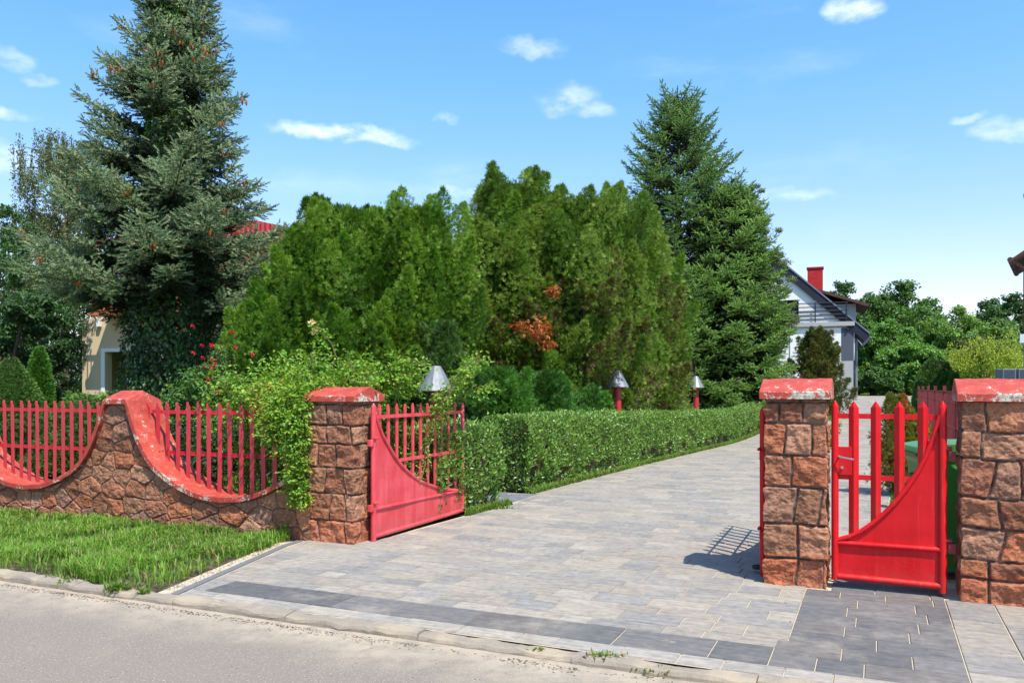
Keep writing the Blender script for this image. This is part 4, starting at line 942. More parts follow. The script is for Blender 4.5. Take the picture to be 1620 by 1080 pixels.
# trees behind, far left
DK = (.030, .062, .020)
for (px, py, rpx, Yd, H0, sd_, lab, col, nn) in [
    (-25, 300, 120, 27, .5, 81, 'dark broadleaf tree cut off by the left edge', (.06, .125, .035), 30000),
    (42, 452, 78, 27, .4, 82, 'dark shrubby tree filling in left of the beige house', (.055, .11, .035), 26000),
    (330, 470, 95, 22, .3, 83, 'dark tree in the shade behind the spruce trunk', (.035, .075, .025), 14000),
    (55, 320, 85, 34, .4, 85, 'tall dark tree behind the birch at the far left', (.07, .135, .04), 26000),
    (140, 385, 70, 36, .4, 86, 'dark tree showing between the birch and the beige house', (.055, .11, .035), 18000),
    (0, 440, 95, 18.5, .3, 84, 'dark leafy tree behind the conical dwarf spruce', (.055, .115, .035), 22000)]:
    p = at(px, 612, Yd); r = rpx / 1300 * Yd; top = 1.5 + (612 - py) / 1300 * Yd
    broadleaf('broadleaf_tree', lab, p[0], Yd, 0, top, dome_blobs(r, .6, top - r * .3, 14, sd_, .42), col, sd_, leaf=.12, n=nn, group='dark trees behind the left garden', trunk_r=.14)
# birch with hanging twigs
def birch():
    rs = np.random.default_rng(91); p = at(100, 612, 30); x, y = p[0], 30.0; root = thing('birch', 'thin weeping birch showing left of the blue spruce top', 'tree', (x, y, 0)); f = Fol(); H = 11.2; limbs = [([(0, 0, 0), (.1, 0, 5), (.3, 0, 10.5)], [.2, .13, .02])]
    for i in range(58):
        z = rs.uniform(4.5, 10.4); a = rs.uniform(0, 6.283); L = rs.uniform(.4, 1.7) * (1 - .06 * max(0, z - 7.5) ** 1.6); tipp = np.array((math.cos(a) * L, math.sin(a) * L, z + .5)); limbs.append(([(.1, 0, z - .6), tuple(tipp * np.array((.6, .6, 1))), tuple(tipp)], [.04, .025, .01]))
        for j in range(7):
            s = tipp * np.array((1, 1, 1)) * (1 if j else 1) + rs.normal(0, .2, 3); l = rs.uniform(.5, 1.7); m = int(l * 85); q = rs.random(m); P = s + np.stack([rs.normal(0, .05, m), rs.normal(0, .05, m), -q * l], -1)
            limbs.append(([tuple(s), tuple(s - np.array((0, 0, l)))], [.006, .003])) if j % 2 == 0 else None
            f.inst(LEAF_V, LEAF_F, P, np.array((0, 0, -1)) + rs.normal(0, .6, (m, 3)), rv(m, rs), .085 * rs.uniform(.7, 1.2, m), colvar((.13, .16, .05), m, rs, .25, .15))
    f.build('crown', 'leaf', root); limb_mesh(limbs, 'trunk', 'bark', root, 5)
birch()

# right background -------------------------------------------------------
for (px, py, rpx, Yd, sd_, lab, col, nn, lf) in [
    (1420, 430, 95, 62, 101, 'large rounded dark green tree topping the trees behind the drive', (.085, .17, .032), 60000, .22),
    (1325, 438, 48, 66, 102, 'distant tree rising right beside the red chimney', (.075, .135, .04), 16000, .22),
    (1592, 450, 72, 60, 103, 'rounded dark tree at the right edge below the brown eaves', (.065, .135, .035), 30000, .2),
    (1505, 474, 88, 52, 104, 'feathery mid-green tree in the centre of the right background', (.155, .27, .045), 44000, .16),
    (1400, 490, 66, 45, 105, 'bright green tree right of the white house wall', (.125, .25, .04), 42000, .14),
    (1445, 530, 60, 43, 106, 'leafy green tree behind the end of the drive', (.14, .27, .045), 40000, .14),
    (1562, 492, 72, 50, 107, 'grey-green tree above the yellow weeping shrub', (.12, .21, .05), 28000, .16),
    (1382, 575, 42, 40, 108, 'dark undergrowth tree beside the house drainpipe', (.075, .16, .035), 22000, .13),
    (1640, 530, 70, 42, 109, 'green tree behind the white canopy at the right edge', (.085, .17, .04), 16000, .14)]:
    p = at(px, 612, Yd); r = rpx / 1300 * Yd; top = 1.5 + (612 - py) / 1300 * Yd - 1.1
    broadleaf('broadleaf_tree', lab, p[0], Yd, 1.1, top, dome_blobs(r, .5, top - r * .28, 16, sd_, .40), col, sd_, leaf=lf, n=nn, group='trees beyond the end of the drive', trunk_r=.2, wide=True)
def willow():
    rs = np.random.default_rng(111); Yd = 36; p = at(1560, 612, Yd); root = thing('weeping_shrub', 'yellow-green weeping shrub above the grey boxes on the right', 'shrub', (p[0], Yd, 1.1)); f = Fol(); limbs = [([(0, 0, 0), (.1, 0, 1.4)], [.12, .07])]
    for i in range(110):
        a = rs.uniform(0, 6.283); L = rs.uniform(.2, 1.6); z = 2.35 - .25 * L ** 1.5 + rs.normal(0, .18) + (.45 if rs.random() < .15 else 0); s = np.array((math.cos(a) * L, math.sin(a) * L, z)); l = rs.uniform(.5, 1.5); m = int(l * 95); q = rs.random(m)
        P = s + np.stack([rs.normal(0, .08, m) + math.cos(a) * .25 * q, rs.normal(0, .08, m) + math.sin(a) * .25 * q, -q * l], -1)
        if i % 3 == 0: limbs.append(([(0.1, 0, 1.3), tuple(s * np.array((.6, .6, 1.02))), tuple(s)], [.03, .02, .01]))
        f.inst(LEAF_V, LEAF_F, P, np.array((0, 0, -1)) + rs.normal(0, .5, (m, 3)), rv(m, rs), .10 * rs.uniform(.7, 1.2, m), colvar((.34, .40, .05), m, rs, .25, .12))
    f.build('foliage', 'leaf', root); limb_mesh(limbs, 'stem', 'bark', root, 5)
willow()
p_ = at(1481, 600, 24); clipped('thuja_ball', 'rounded dark green thuja above the red mesh fence', p_[0], 24, 2.45 - ground_at(p_[0], 24), .62, (.075, .16, .03), 112, 15000, [(0, .9), (.35, 1), (.65, .8), (.88, .45), (1, .05)], leaf=.08)
p_ = at(1510, 600, 23); clipped('columnar_thuja', 'narrow thuja right of the rounded one, left of the broad pier cap', p_[0], 23, 1.95 - ground_at(p_[0], 23), .22, (.06, .15, .02), 113, 5000, [(0, .8), (.3, 1), (.6, .85), (.85, .5), (1, .05)], leaf=.08)

# ------------------------------------------------------------------ clipped hedges
HG = [(.13, .235, .038), (.20, .32, .06), (.055, .10, .018)]
def hedge(label, path, hw, h0, h1, seed, dens=1500):
    """path of (u,v); leaves on front, top, back and ends, twigs inside"""
    rs = np.random.default_rng(seed); P = np.array(path, float); seg = np.linalg.norm(np.diff(P, axis=0), axis=1); cum = np.concatenate([[0], np.cumsum(seg)]); L = cum[-1]
    root = thing('hedge', label, 'hedge', W(path[0][0], path[0][1], 0)); base = np.array(root.location)
    def world(s, lat, z):
        u = np.interp(s, cum, P[:, 0]); v = np.interp(s, cum, P[:, 1]); i = np.clip(np.searchsorted(cum, s) - 1, 0, len(seg) - 1); d = (P[i + 1] - P[i]) / seg[i][:, None]
        u = u + lat * d[:, 1]; v = v - lat * d[:, 0]; return np.stack([P0[0] + CA * u + SA * v, P0[1] - SA * u + CA * v, gz(u, v) + z], -1)
    d = (P[-1] - P[0]) / np.linalg.norm(P[-1] - P[0]); lx = np.array((d[1] * CA - d[0] * SA * 1.0, -d[1] * SA - d[0] * CA)); lx = np.array((CA * d[1] + SA * (-d[0]), -SA * d[1] + CA * (-d[0]), 0)); ax = np.array((CA * d[0] + SA * d[1], -SA * d[0] + CA * d[1], 0))
    f = Fol()
    def hh(s): return h0 + (h1 - h0) * s / L + .05 * (fbm(s * 1.5, 0 * s + 2, 1, 3) - .5)
    def bulge(s, z): return .10 * (fbm(s * 1.6, z * 2.2, seed, 3) - .5) * 2 - .06 * sstep(z, .45, .0) - .05 * sstep(z, hh(s) - .16, hh(s))
    fr = lambda s: np.interp(s, [0, L], [1.0, 1.0])
    nf = int(L * 1.0 * dens); 
    for side, cnt in ((1, nf), (-1, nf // 4)):
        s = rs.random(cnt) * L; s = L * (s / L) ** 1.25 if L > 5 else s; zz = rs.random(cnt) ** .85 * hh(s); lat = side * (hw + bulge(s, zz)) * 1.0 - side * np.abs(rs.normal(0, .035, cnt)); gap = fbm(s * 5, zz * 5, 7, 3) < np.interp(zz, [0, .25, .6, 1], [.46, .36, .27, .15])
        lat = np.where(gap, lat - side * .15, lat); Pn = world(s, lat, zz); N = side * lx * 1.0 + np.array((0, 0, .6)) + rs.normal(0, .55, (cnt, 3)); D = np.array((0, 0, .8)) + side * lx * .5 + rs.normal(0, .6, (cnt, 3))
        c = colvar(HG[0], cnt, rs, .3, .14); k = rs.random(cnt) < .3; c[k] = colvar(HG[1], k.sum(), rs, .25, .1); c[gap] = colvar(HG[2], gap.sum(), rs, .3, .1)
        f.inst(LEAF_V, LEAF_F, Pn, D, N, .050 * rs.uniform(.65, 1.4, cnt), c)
    cnt = int(L * hw * 2 * dens * 1.1); s = rs.random(cnt) * L; lat = rs.uniform(-hw, hw, cnt); e = np.abs(lat) / hw; zz = hh(s) - .06 * sstep(e, .7, 1) + rs.normal(0, .018, cnt) + np.where(rs.random(cnt) < .06, rs.random(cnt) * .07, 0)
    N = np.array((0, 0, 1)) + rs.normal(0, .5, (cnt, 3)); c = colvar(HG[1], cnt, rs, .3, .12); k = rs.random(cnt) < .4; c[k] = colvar(HG[0], k.sum(), rs, .25, .1)
    f.inst(LEAF_V, LEAF_F, world(s, lat, zz), rs.normal(0, .7, (cnt, 3)) + np.array((0, 0, .6)), N, .050 * rs.uniform(.65, 1.4, cnt), c)
    for s0, sg in ((0, -1), (L, 1)):
        cnt = int(hw * 2 * 1.0 * dens * 1.2); lat = rs.uniform(-hw, hw, cnt); zz = rs.random(cnt) ** .85 * (h0 if s0 == 0 else h1); s = np.full(cnt, s0) + sg * (.06 * (fbm(lat * 3, zz * 3, 5) - .5) - .05 * sstep(np.abs(lat), hw * .6, hw)) - sg * np.abs(rs.normal(0, .04, cnt))
        Pn = world(np.clip(s, 0.001, L - .001), lat, zz) + ax * (s - np.clip(s, 0.001, L - .001))[:, None]
        f.inst(LEAF_V, LEAF_F, Pn, np.array((0, 0, .8)) + sg * ax * .5 + rs.normal(0, .6, (cnt, 3)), sg * ax + np.array((0, 0, .5)) + rs.normal(0, .5, (cnt, 3)), .050 * rs.uniform(.65, 1.4, cnt), colvar(HG[0], cnt, rs, .35, .14))
    o = f.build('foliage', 'glossy_leaf', root); o.matrix_parent_inverse = Matrix.Translation(-Vector(base))
    # twigs
    b = MB()
    for i in range(int(L * 26)):
        s = rs.random() * L; lat = rs.uniform(-hw * .75, hw * .8); p0 = world(np.array([s]), np.array([lat * .6]), np.array([0.0]))[0]; hgt = float(hh(np.array(s))) * rs.uniform(.7, .95)
        p1 = p0 + np.array((rs.normal(0, .06), rs.normal(0, .06), hgt * .5)); p2 = world(np.array([s]), np.array([lat * 1.15]), np.array([hgt]))[0] + np.array((rs.normal(0, .06), rs.normal(0, .06), 0)); b.tube([tuple(p0), tuple(p1), tuple(p2)], [.009, .006, .003], 4, cap=False)
        for q in range(2): e_ = p1 + rs.normal(0, .13, 3); b.tube([tuple(p1), tuple(e_)], [.004, .002], 3, cap=False)
    o = b.build('branches', 'twig_brown', root); o.matrix_parent_inverse = Matrix.Translation(-Vector(base))
    # solid bark-coloured block filling the core
    b = MB(); ss = np.linspace(.08, L - .08, 40); V = []
    for lat, zf in ((-hw + .16, 0), (-hw + .16, -.13), (hw - .16, -.13), (hw - .16, 0)):
        z = np.zeros(40) if zf == 0 else hh(ss) + zf; V.append(world(ss, np.full(40, lat), z))
    V = np.stack(V, 1).reshape(-1, 3); b.add(V, grid_faces(40, 4).tolist() + [[0, 1, 2, 3], [156, 157, 158, 159]]); o = b.build('core_block', 'bark', root); o.matrix_parent_inverse = Matrix.Translation(-Vector(base))
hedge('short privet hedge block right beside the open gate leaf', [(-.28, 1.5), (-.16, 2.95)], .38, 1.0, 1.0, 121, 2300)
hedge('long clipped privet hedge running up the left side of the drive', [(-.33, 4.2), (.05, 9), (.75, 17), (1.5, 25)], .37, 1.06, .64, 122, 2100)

# ------------------------------------------------------------------ climbing rose over the wall
def rose():
    rs = np.random.default_rng(131); root = thing('climbing_rose', 'unruly yellow-green climber spilling over wall and railing left of the pier', 'climbing plant', W(-.9, .75, 0)); base = np.array(root.location); f = Fol(); b = MB()
    LG, YG, OR = (.17, .31, .035), (.32, .40, .05), (.48, .25, .05)
    def cane(P, r=.006, n_leaf=60, sp=.07, col=LG, size=.05, colp=.15):
        P = np.array(P); q = np.linspace(0, 1, 14); k = np.linspace(0, 1, len(P)); C = np.stack([np.interp(q, k, P[:, i]) for i in range(3)], -1); C[1:-1] = (C[:-2] + 2 * C[1:-1] + C[2:]) / 4; C += rs.normal(0, .012, C.shape)
        b.tube([tuple(c) for c in C], list(np.linspace(r, r * .35, 14)), 5, cap=False)
        i = rs.integers(0, 13, n_leaf); fr = rs.random((n_leaf, 1)); pp = C[i] * (1 - fr) + C[i + 1] * fr; pp = pp + rs.normal(0, sp, (n_leaf, 3))
        # compound leaves: five leaflets each
        for j, (dx, dy) in enumerate([(0, 1), (-.75, .6), (.75, .6), (-.7, 0), (.7, 0)]):
            ax = rv(n_leaf, np.random.default_rng(5)) ; d = unit(rs.normal(0, .25, (n_leaf, 3)) + ax + np.array((0, 0, -.25))); s = unit(np.cross(d, (0, 0, 1))); o_ = pp + d * size * dy * 1.1 + s * size * dx * .7
            c = colvar(col, n_leaf, rs, .25, .12); kk = rs.random(n_leaf) < colp; c[kk] = colvar(YG, kk.sum(), rs, .2, .1)
            f.inst(WLEAF_V, LEAF_F, o_, d * (.6 if j else 1) + s * dx + rs.normal(0, .15, (n_leaf, 3)), np.array((0, 0, 1)) + rs.normal(0, .45, (n_leaf, 3)), size * rs.uniform(.75, 1.2, n_leaf), c)
    G = lambda u, v, z: np.array(W(u, v, z))
    # main body behind the railing, and rising above it
    for i in range(50):
        u = rs.uniform(-2.0, -.35); v = rs.uniform(.45, 1.5); zt = np.interp(u, [-2.4, -1.6, -.9, -.3], [1.35, 1.62, 1.75, 1.70]) * rs.uniform(.85, 1.1); m = np.array((rs.uniform(-.3, .3), rs.uniform(-.35, .1)))
        cane([G(u, v, .1), G(u + m[0] * .3, v, zt * .6), G(u + m[0], v + m[1], zt), G(u + m[0] * 1.9, v + m[1] * 1.4, zt - rs.uniform(.0, .25))], .007, 58, .09, LG, .046)
    # spill over the railing and down the front by the pier
    for i in range(27):
        u = rs.uniform(-1.05, -.50); u1 = np.clip(u + rs.uniform(-.1, .2), -1.15, -.56); drop = rs.uniform(.85, 1.3) if u1 < -.70 else rs.uniform(.30, 1.0)
        cane([G(u, .8, 1.1), G(u, .40, 1.55), G((u + u1) / 2, .0, 1.40), G(u1, -.10, 1.15), G(u1 + rs.normal(0, .03), -.09, drop)], .005, 62, .055, LG, .042, .25)
    for i in range(10):
        u1 = rs.uniform(-.70, -.56); cane([G(u1, -.06, 1.2), G(u1, -.11, .9), G(u1 + .02, -.10, .60), G(u1 + rs.normal(0.02, .03), -.09, rs.uniform(.28, .42))], .004, 60, .032, LG, .038, .3)
    # yellowing patch
    for i in range(9):
        u = rs.uniform(-1.45, -1.0); cane([G(u, .8, 1.0), G(u, .5, 1.4), G(u + .1, .2, 1.45), G(u + .15, .05, 1.25)], .004, 32, .06, YG, .04, .5)
    n = 260; P = np.array([G(rs.normal(-1.15, .16), rs.uniform(.1, .5), rs.normal(1.36, .10)) for _ in range(n)]); f.inst(WLEAF_V, LEAF_F, P, rv(n, rs), rv(n, rs) + np.array((0, 0, 1)), .04 * rs.uniform(.7, 1.2, n), colvar(OR, n, rs, .3, .1))
    # long arching shoots: over the pier, over the gate leaf, and one tall one
    for k in range(7):
        cane([G(-.5, .8, 1.0), G(-.35, .95, 1.55), G(-.1, 1.0, 1.80 - .05 * k), G(.25 - .05 * k, 1.05, 1.72 - .06 * k)], .005, 50, .05, LG, .042)
    for k in range(6):
        q = rs.normal(0, .06, 6); cane([G(.0 + q[0], 1.1, .5), G(.12 + q[1], 1.4, 1.25), G(.28 + q[2], 1.6 + q[3], 1.62), G(.36 + q[4], 2.1, 1.86 + q[5] * .6)], .006, 42, .045, LG, .042)
    cane([G(.1, 1.5, 1.0), G(.25, 1.7, 1.45), G(.34, 2.0, 1.5), G(.42, 2.5, 1.46)], .005, 46, .04, LG, .042)
    cane([G(-.55, .9, 1.3), G(-.8, .9, 1.8), G(-1.05, .95, 2.1), G(-1.22, .95, 2.2)], .006, 26, .03, LG, .04)
    o = f.build('foliage', 'leaf', root); o.matrix_parent_inverse = Matrix.Translation(-Vector(base))
    o = b.build('stem', 'twig_brown', root); o.matrix_parent_inverse = Matrix.Translation(-Vector(base))
    pt = Fol(); T = G(-1.22, .95, 2.22)
    for c_ in (T, T + np.array((.03, 0, -.10))): n = 24; d = rv(n, rs); pt.inst(WLEAF_V, LEAF_F, c_ + d * .01, d, rv(n, rs), .04, colvar((.75, .68, .30), n, rs, .1, .05))
    o = pt.build('blossom', 'petal', root); o.matrix_parent_inverse = Matrix.Translation(-Vector(base))
rose()
def redrose():
    p = at(345, 600, 12.6); root = broadleaf('rose_bush', 'rose bush with small crimson flowers, between spruce trunk and thujas', p[0], 12.6, 0, 2.0, [(0, 0, 2.0, .22), (-.12, 0, 1.7, .28), (.15, 0, 1.6, .26), (0, 0, 1.2, .4), (.3, 0, 1.0, .35), (-.2, 0, .7, .4)], (.11, .20, .045), 141, leaf=.05, n=6000, cat='shrub', trunk_r=.02, flat=.3)
    rs = np.random.default_rng(6); mesh = None
    for i in range(17):
        pt = Fol(); n = 14; d = rv(n, rs); pt.inst(WLEAF_V, LEAF_F, d * .008, d, rv(n, rs), .032, colvar((.62, .02, .04), n, rs, .2, .1))
        if mesh is None: o = pt.build('flower', 'petal', root); mesh = o.data
        else: o = bpy.data.objects.new('flower', mesh); COL.objects.link(o); o.parent = root
        q = rs.normal(0, 1, 3); o.location = (q[0] * .22 - .02, -.28 + q[1] * .04, 1.85 + q[2] * .22); o.rotation_euler = tuple(rs.uniform(0, 3, 3))
redrose()

# ------------------------------------------------------------------ grass
def blades(name, label, pts, h, seed, cols, wd=.007, kind='stuff', cat='grass', lean=.5, m='grass_blade', dry=.06):
    rs = np.random.default_rng(seed); n = len(pts); a = rs.uniform(0, 6.283, n); s = rs.uniform(.55, 1.25, n)[:, None] * np.broadcast_to(np.asarray(h), (n,))[:, None]
    ld = np.stack([np.cos(a), np.sin(a), 0 * a], -1); wv = np.stack([-np.sin(a), np.cos(a), 0 * a], -1) * wd * rs.uniform(.7, 1.4, (n, 1)); k = rs.uniform(.1, 1.0, (n, 1)) * lean
    b0 = pts; m1 = pts + ld * s * k * .25 + np.array((0, 0, 1)) * s * .55; tp = pts + ld * s * k * .95 + np.array((0, 0, 1)) * s * (1 - k * .35)
    V = np.stack([b0 - wv * .7, b0 + wv * .7, m1 + wv, m1 - wv, tp], 1).reshape(-1, 3); i = np.arange(n)[:, None] * 5
    c = colvar(cols[0], n, rs, .3, .15, clumpf(pts, 3, .75, 1.3)); kk = rs.random(n) < .3; c[kk] = colvar(cols[1], kk.sum(), rs, .25, .1); kk = rs.random(n) < dry; c[kk] = colvar((.34, .27, .12), kk.sum(), rs, .2, .1)
    me = mesh_from(name, V, [i + np.array([[0, 1, 2, 3]]), i + np.array([[3, 2, 4]])], np.repeat(c, 5, 0)); o = link(name, me, m); 
    return tag(o, label, cat, kind=kind)
rs = np.random.default_rng(150)
n = 62000; u = rs.uniform(-6.5, -.12, n); v = -2.12 + rs.random(n) * 2.12
sandy = fbm(u * 1.6 + 9, v * 1.6, 3, 3); edge_l = np.interp(v, [-2.1, 0], [-.30, -.72]); keep = (u < edge_l + .10 * (fbm(u * 4, v * 4, 2) - .5) - .02) & (v > -2.07 + .22 * (fbm(u * 3, v * 0, 6) - .4)) & ((sandy < .57) | (rs.random(n) < .18))
bare = ((u + 3.8) / .35) ** 2 + ((v + .35) / .16) ** 2 < 1; keep &= ~bare | (rs.random(n) < .12)
u, v = u[keep], v[keep]; P = np.stack([P0[0] + CA * u + SA * v, P0[1] - SA * u + CA * v, np.full(len(u), -.005)], -1)
hgt = .055 + .085 * fbm(u * 2.4, v * 2.4, 1, 3) + .05 * (v < -1.5) * fbm(u * 1.5, v, 2)
# verge soil: a gently mounded sheet under the grass
sheet('verge', np.linspace(-12, -.30, 120), np.linspace(-2.09, .04, 24), 0, 'soil', lambda u_, v_: -.012 + .02 * (fbm(u_ * 2, v_ * 3, 3, 3) - .5) * np.clip((v_ + 2.09) * 4, 0, 1) * np.clip((-.3 - u_) * 3, 0, 1) - .06 * (u_ > np.interp(v_, [-2.1, 0], [-.2, -.66])))
blades('verge_grass', 'bright green unmown grass on the verge between kerb and wall', P, hgt, 151, [(.135, .255, .03), (.225, .345, .055)], wd=.0045, lean=1.0, dry=.10)
# strip of low grass at the hedge feet
n = 26000; v = 1.2 + rs.random(n) ** 1.2 * 24; 
inn = ~((v > 3.05) & (v < 4.12)) & (v > 2.02); v = v[inn]; n = len(v); he = np.interp(v, [1.2, 3, 4.2, 9, 17, 25], [.10, .22, .04, .42, 1.12, 1.87]); u = he + rs.uniform(-.12, 1, n) * np.clip(ledge(v) - he + .04, .05, .5) ; u += .05 * (fbm(v * 4, u * 4, 2) - .5)
P = np.stack([P0[0] + CA * u + SA * v, P0[1] - SA * u + CA * v, gz(u, v) - .005], -1); blades('edge_grass', 'short grass and weeds along the foot of the hedge', P, .06 + .05 * rs.random(n), 152, [(.11, .21, .025), (.20, .30, .05)], wd=.006, lean=.8, dry=.12)
# lawn strip right of the drive and behind the railing
n = 16000; v = .9 + rs.random(n) ** 1.3 * 18; u = redge(v) + .03 + rs.random(n) * .55; P = np.stack([P0[0] + CA * u + SA * v, P0[1] - SA * u + CA * v, gz(u, v) - .03], -1); blades('border_grass', 'grass border between the drive and the red mesh fence', P, .11, 153, [(.11, .22, .03), (.18, .30, .045)], wd=.006, lean=.8)
n = 26000; u = rs.uniform(-5.5, -.3, n); v = .45 + rs.random(n) ** 1.3 * 4; P = np.stack([P0[0] + CA * u + SA * v, P0[1] - SA * u + CA * v, np.full(n, -.035)], -1); blades('garden_lawn', 'shaded lawn seen between the railing pickets', P, .07, 154, [(.08, .18, .02), (.14, .27, .035)], wd=.007, lean=.8)
for (px, py, r, nb_, hh, lab) in [(186, 937, .09, 130, .11, 'leafy green weed at the kerb left of the apron'), (229, 942, .05, 40, .09, 'small rosette weed in the gutter nearest the apron'), (88, 918, .09, 60, .07, 'sparse grass tuft against the kerb near the left edge'), (110, 925, .08, 50, .06, 'thin grass tuft in the gutter sand'), (952, 1043, .10, 120, .055, 'yellowish grass tuft in the kerb joint in front of the drive'),
        (850, 1030, .05, 36, .035, 'tiny grass tuft in the kerb joint left of the bigger one'), (1052, 1062, .12, 90, .03, 'dry flattened grass in the gutter at the bottom edge'), (460, 852, .10, 160, .26, 'tall grass tuft against the wall foot beside the pier'), (785, 805, .2, 200, .07, 'low weeds at the foot of the short hedge block'), (872, 768, .14, 120, .2, 'grass tuft at the near end of the long hedge'),
        (140, 922, .10, 60, .05, 'sparse gutter grass behind the sand by the kerb')]:
    Yd = 1300 * 1.54 / (py + 4 - 612); x = (px - 810) / 1300 * Yd; P = np.stack([x + rs.normal(0, r * .5, nb_), Yd + rs.normal(0, r * .22, nb_), np.full(nb_, -.03)], -1)
    o = blades('weed_tuft', lab, P, hh, 155 + px, [(.10, .19, .03), (.17, .26, .05)], wd=.006 if hh < .2 else .007, kind=None, cat='weed', lean=1.1, dry=.35 if py > 1000 else .1)
def debris():
    rs = np.random.default_rng(170); V, F, C = [], [], []; n = 0
    def chip(u, v, z, s, c):
        nonlocal n
        k = rs.integers(4, 7); a = np.sort(rs.uniform(0, 6.283, k)); V.extend([W(u + math.cos(q) * s * rs.uniform(.6, 1.2), v + math.sin(q) * s * .6 * rs.uniform(.6, 1.2), z) for q in a]); V.append(W(u, v, z + s * rs.uniform(.3, .6)))
        F.extend([(n + i, n + (i + 1) % k, n + k) for i in range(k)]); n += k + 1; C.extend([np.array(c) * rs.uniform(.7, 1.3)] * (k + 1))
    pal = [(.05, .045, .04), (.09, .075, .06), (.20, .12, .06), (.26, .21, .15), (.12, .10, .05), (.16, .07, .03)]
    for i in range(2600):
        u = rs.uniform(-3.2, 4.6); v = -2.25 - abs(rs.normal(0, .045)) - .01
        if fbm(u * 1.7, 3.0, 1, 3) < .42 and rs.random() < .85: continue
        chip(u, v, -.045, rs.uniform(.003, .011), pal[rs.integers(6)])
    for i in range(420): chip(rs.uniform(-4, 4.5), rs.uniform(-3.6, -2.3), -.045, rs.uniform(.003, .008), pal[rs.integers(6)])
    for i in range(150): chip(rs.uniform(.2, 5.4), rs.uniform(-1.9, 4), .001, rs.uniform(.003, .010), pal[rs.integers(6)])
    for i in range(500):
        q = rs.random(); chip(-.16 - .47 * q + rs.normal(0, .05) - .05, -2.05 + 1.8 * q, .002, rs.uniform(.003, .010), pal[rs.integers(6)])
    o = link('gutter_debris', mesh_from('gutter_debris', V, [F], np.array(C)), 'grass_blade'); tag(o, 'grit, dead leaves and crumbs along the kerb and on the paving', 'debris', kind='stuff')
debris()
# plants in the right border
p_ = at(1428, 660, 10.6); feather('heather_plant', 'orange-tinged upright conifer in the border left of the mesh fence', 1421, 700, 624, 7, 11.4, (.19, .19, .03), 161, 9, cat='plant', alt=(.40, .13, .035), lean=.1, size=.6)
p_ = at(1450, 700, 10.0); broadleaf('border_plant', 'leafy plant with one red bloom behind the small gate', p_[0], 10, 0, .95, [(0, 0, .75, .13), (.05, 0, .5, .15), (-.05, 0, .3, .15)], (.12, .22, .03), 162, leaf=.05, n=1600, cat='plant', trunk_r=.01)
p_ = at(1316, 640, 20); broadleaf('border_plant', 'small bright plant beside the drive behind the narrow pier', p_[0], 20, ground_at(p_[0], 20), .9, [(0, 0, .75, .12), (0.05, 0, .5, .2), (-.05, 0, .25, .22)], (.10, .24, .03), 163, leaf=.05, n=1500, cat='plant', trunk_r=.01)

# ------------------------------------------------------------------ red mesh fence on the right boundary
def meshfence():
    u0 = 5.42; root = thing('mesh_fence', 'dull red wire mesh fence running back behind the broad pier', 'fence', W(u0, .5, 0), GROT + math.radians(90)); L = 13.6
    def Z(x): return float(gz(0, .5 + x))
    for i in range(8):
        x = i * L / 7; MB().box(x - .02, x + .02, -.02, .02, Z(x) - .1, Z(x) + 1.52).build('post', 'dull_red_mesh', root)
    b = MB(); n = int(L / .11)
    for i in range(n):
        x = i * .11; b.box(x - .004, x + .004, -.006, .0, Z(x) + .05, Z(x) + 1.45)
    for z in (.1, .4, .7, 1.0, 1.3, 1.43):
        for i in range(7):
            xa, xb = i * L / 7, (i + 1) * L / 7; t_ = .016 if z > 1.4 else .006; V = [(x, y, Z(x) + z + dz) for x in (xa, xb) for y in (0.0, .008) for dz in (-t_, t_)]; b.add(V, [(0, 1, 3, 2), (4, 6, 7, 5), (0, 4, 5, 1), (2, 3, 7, 6), (0, 2, 6, 4), (1, 5, 7, 3)])
    b.build('mesh_panel', 'dull_red_mesh', root)
meshfence()

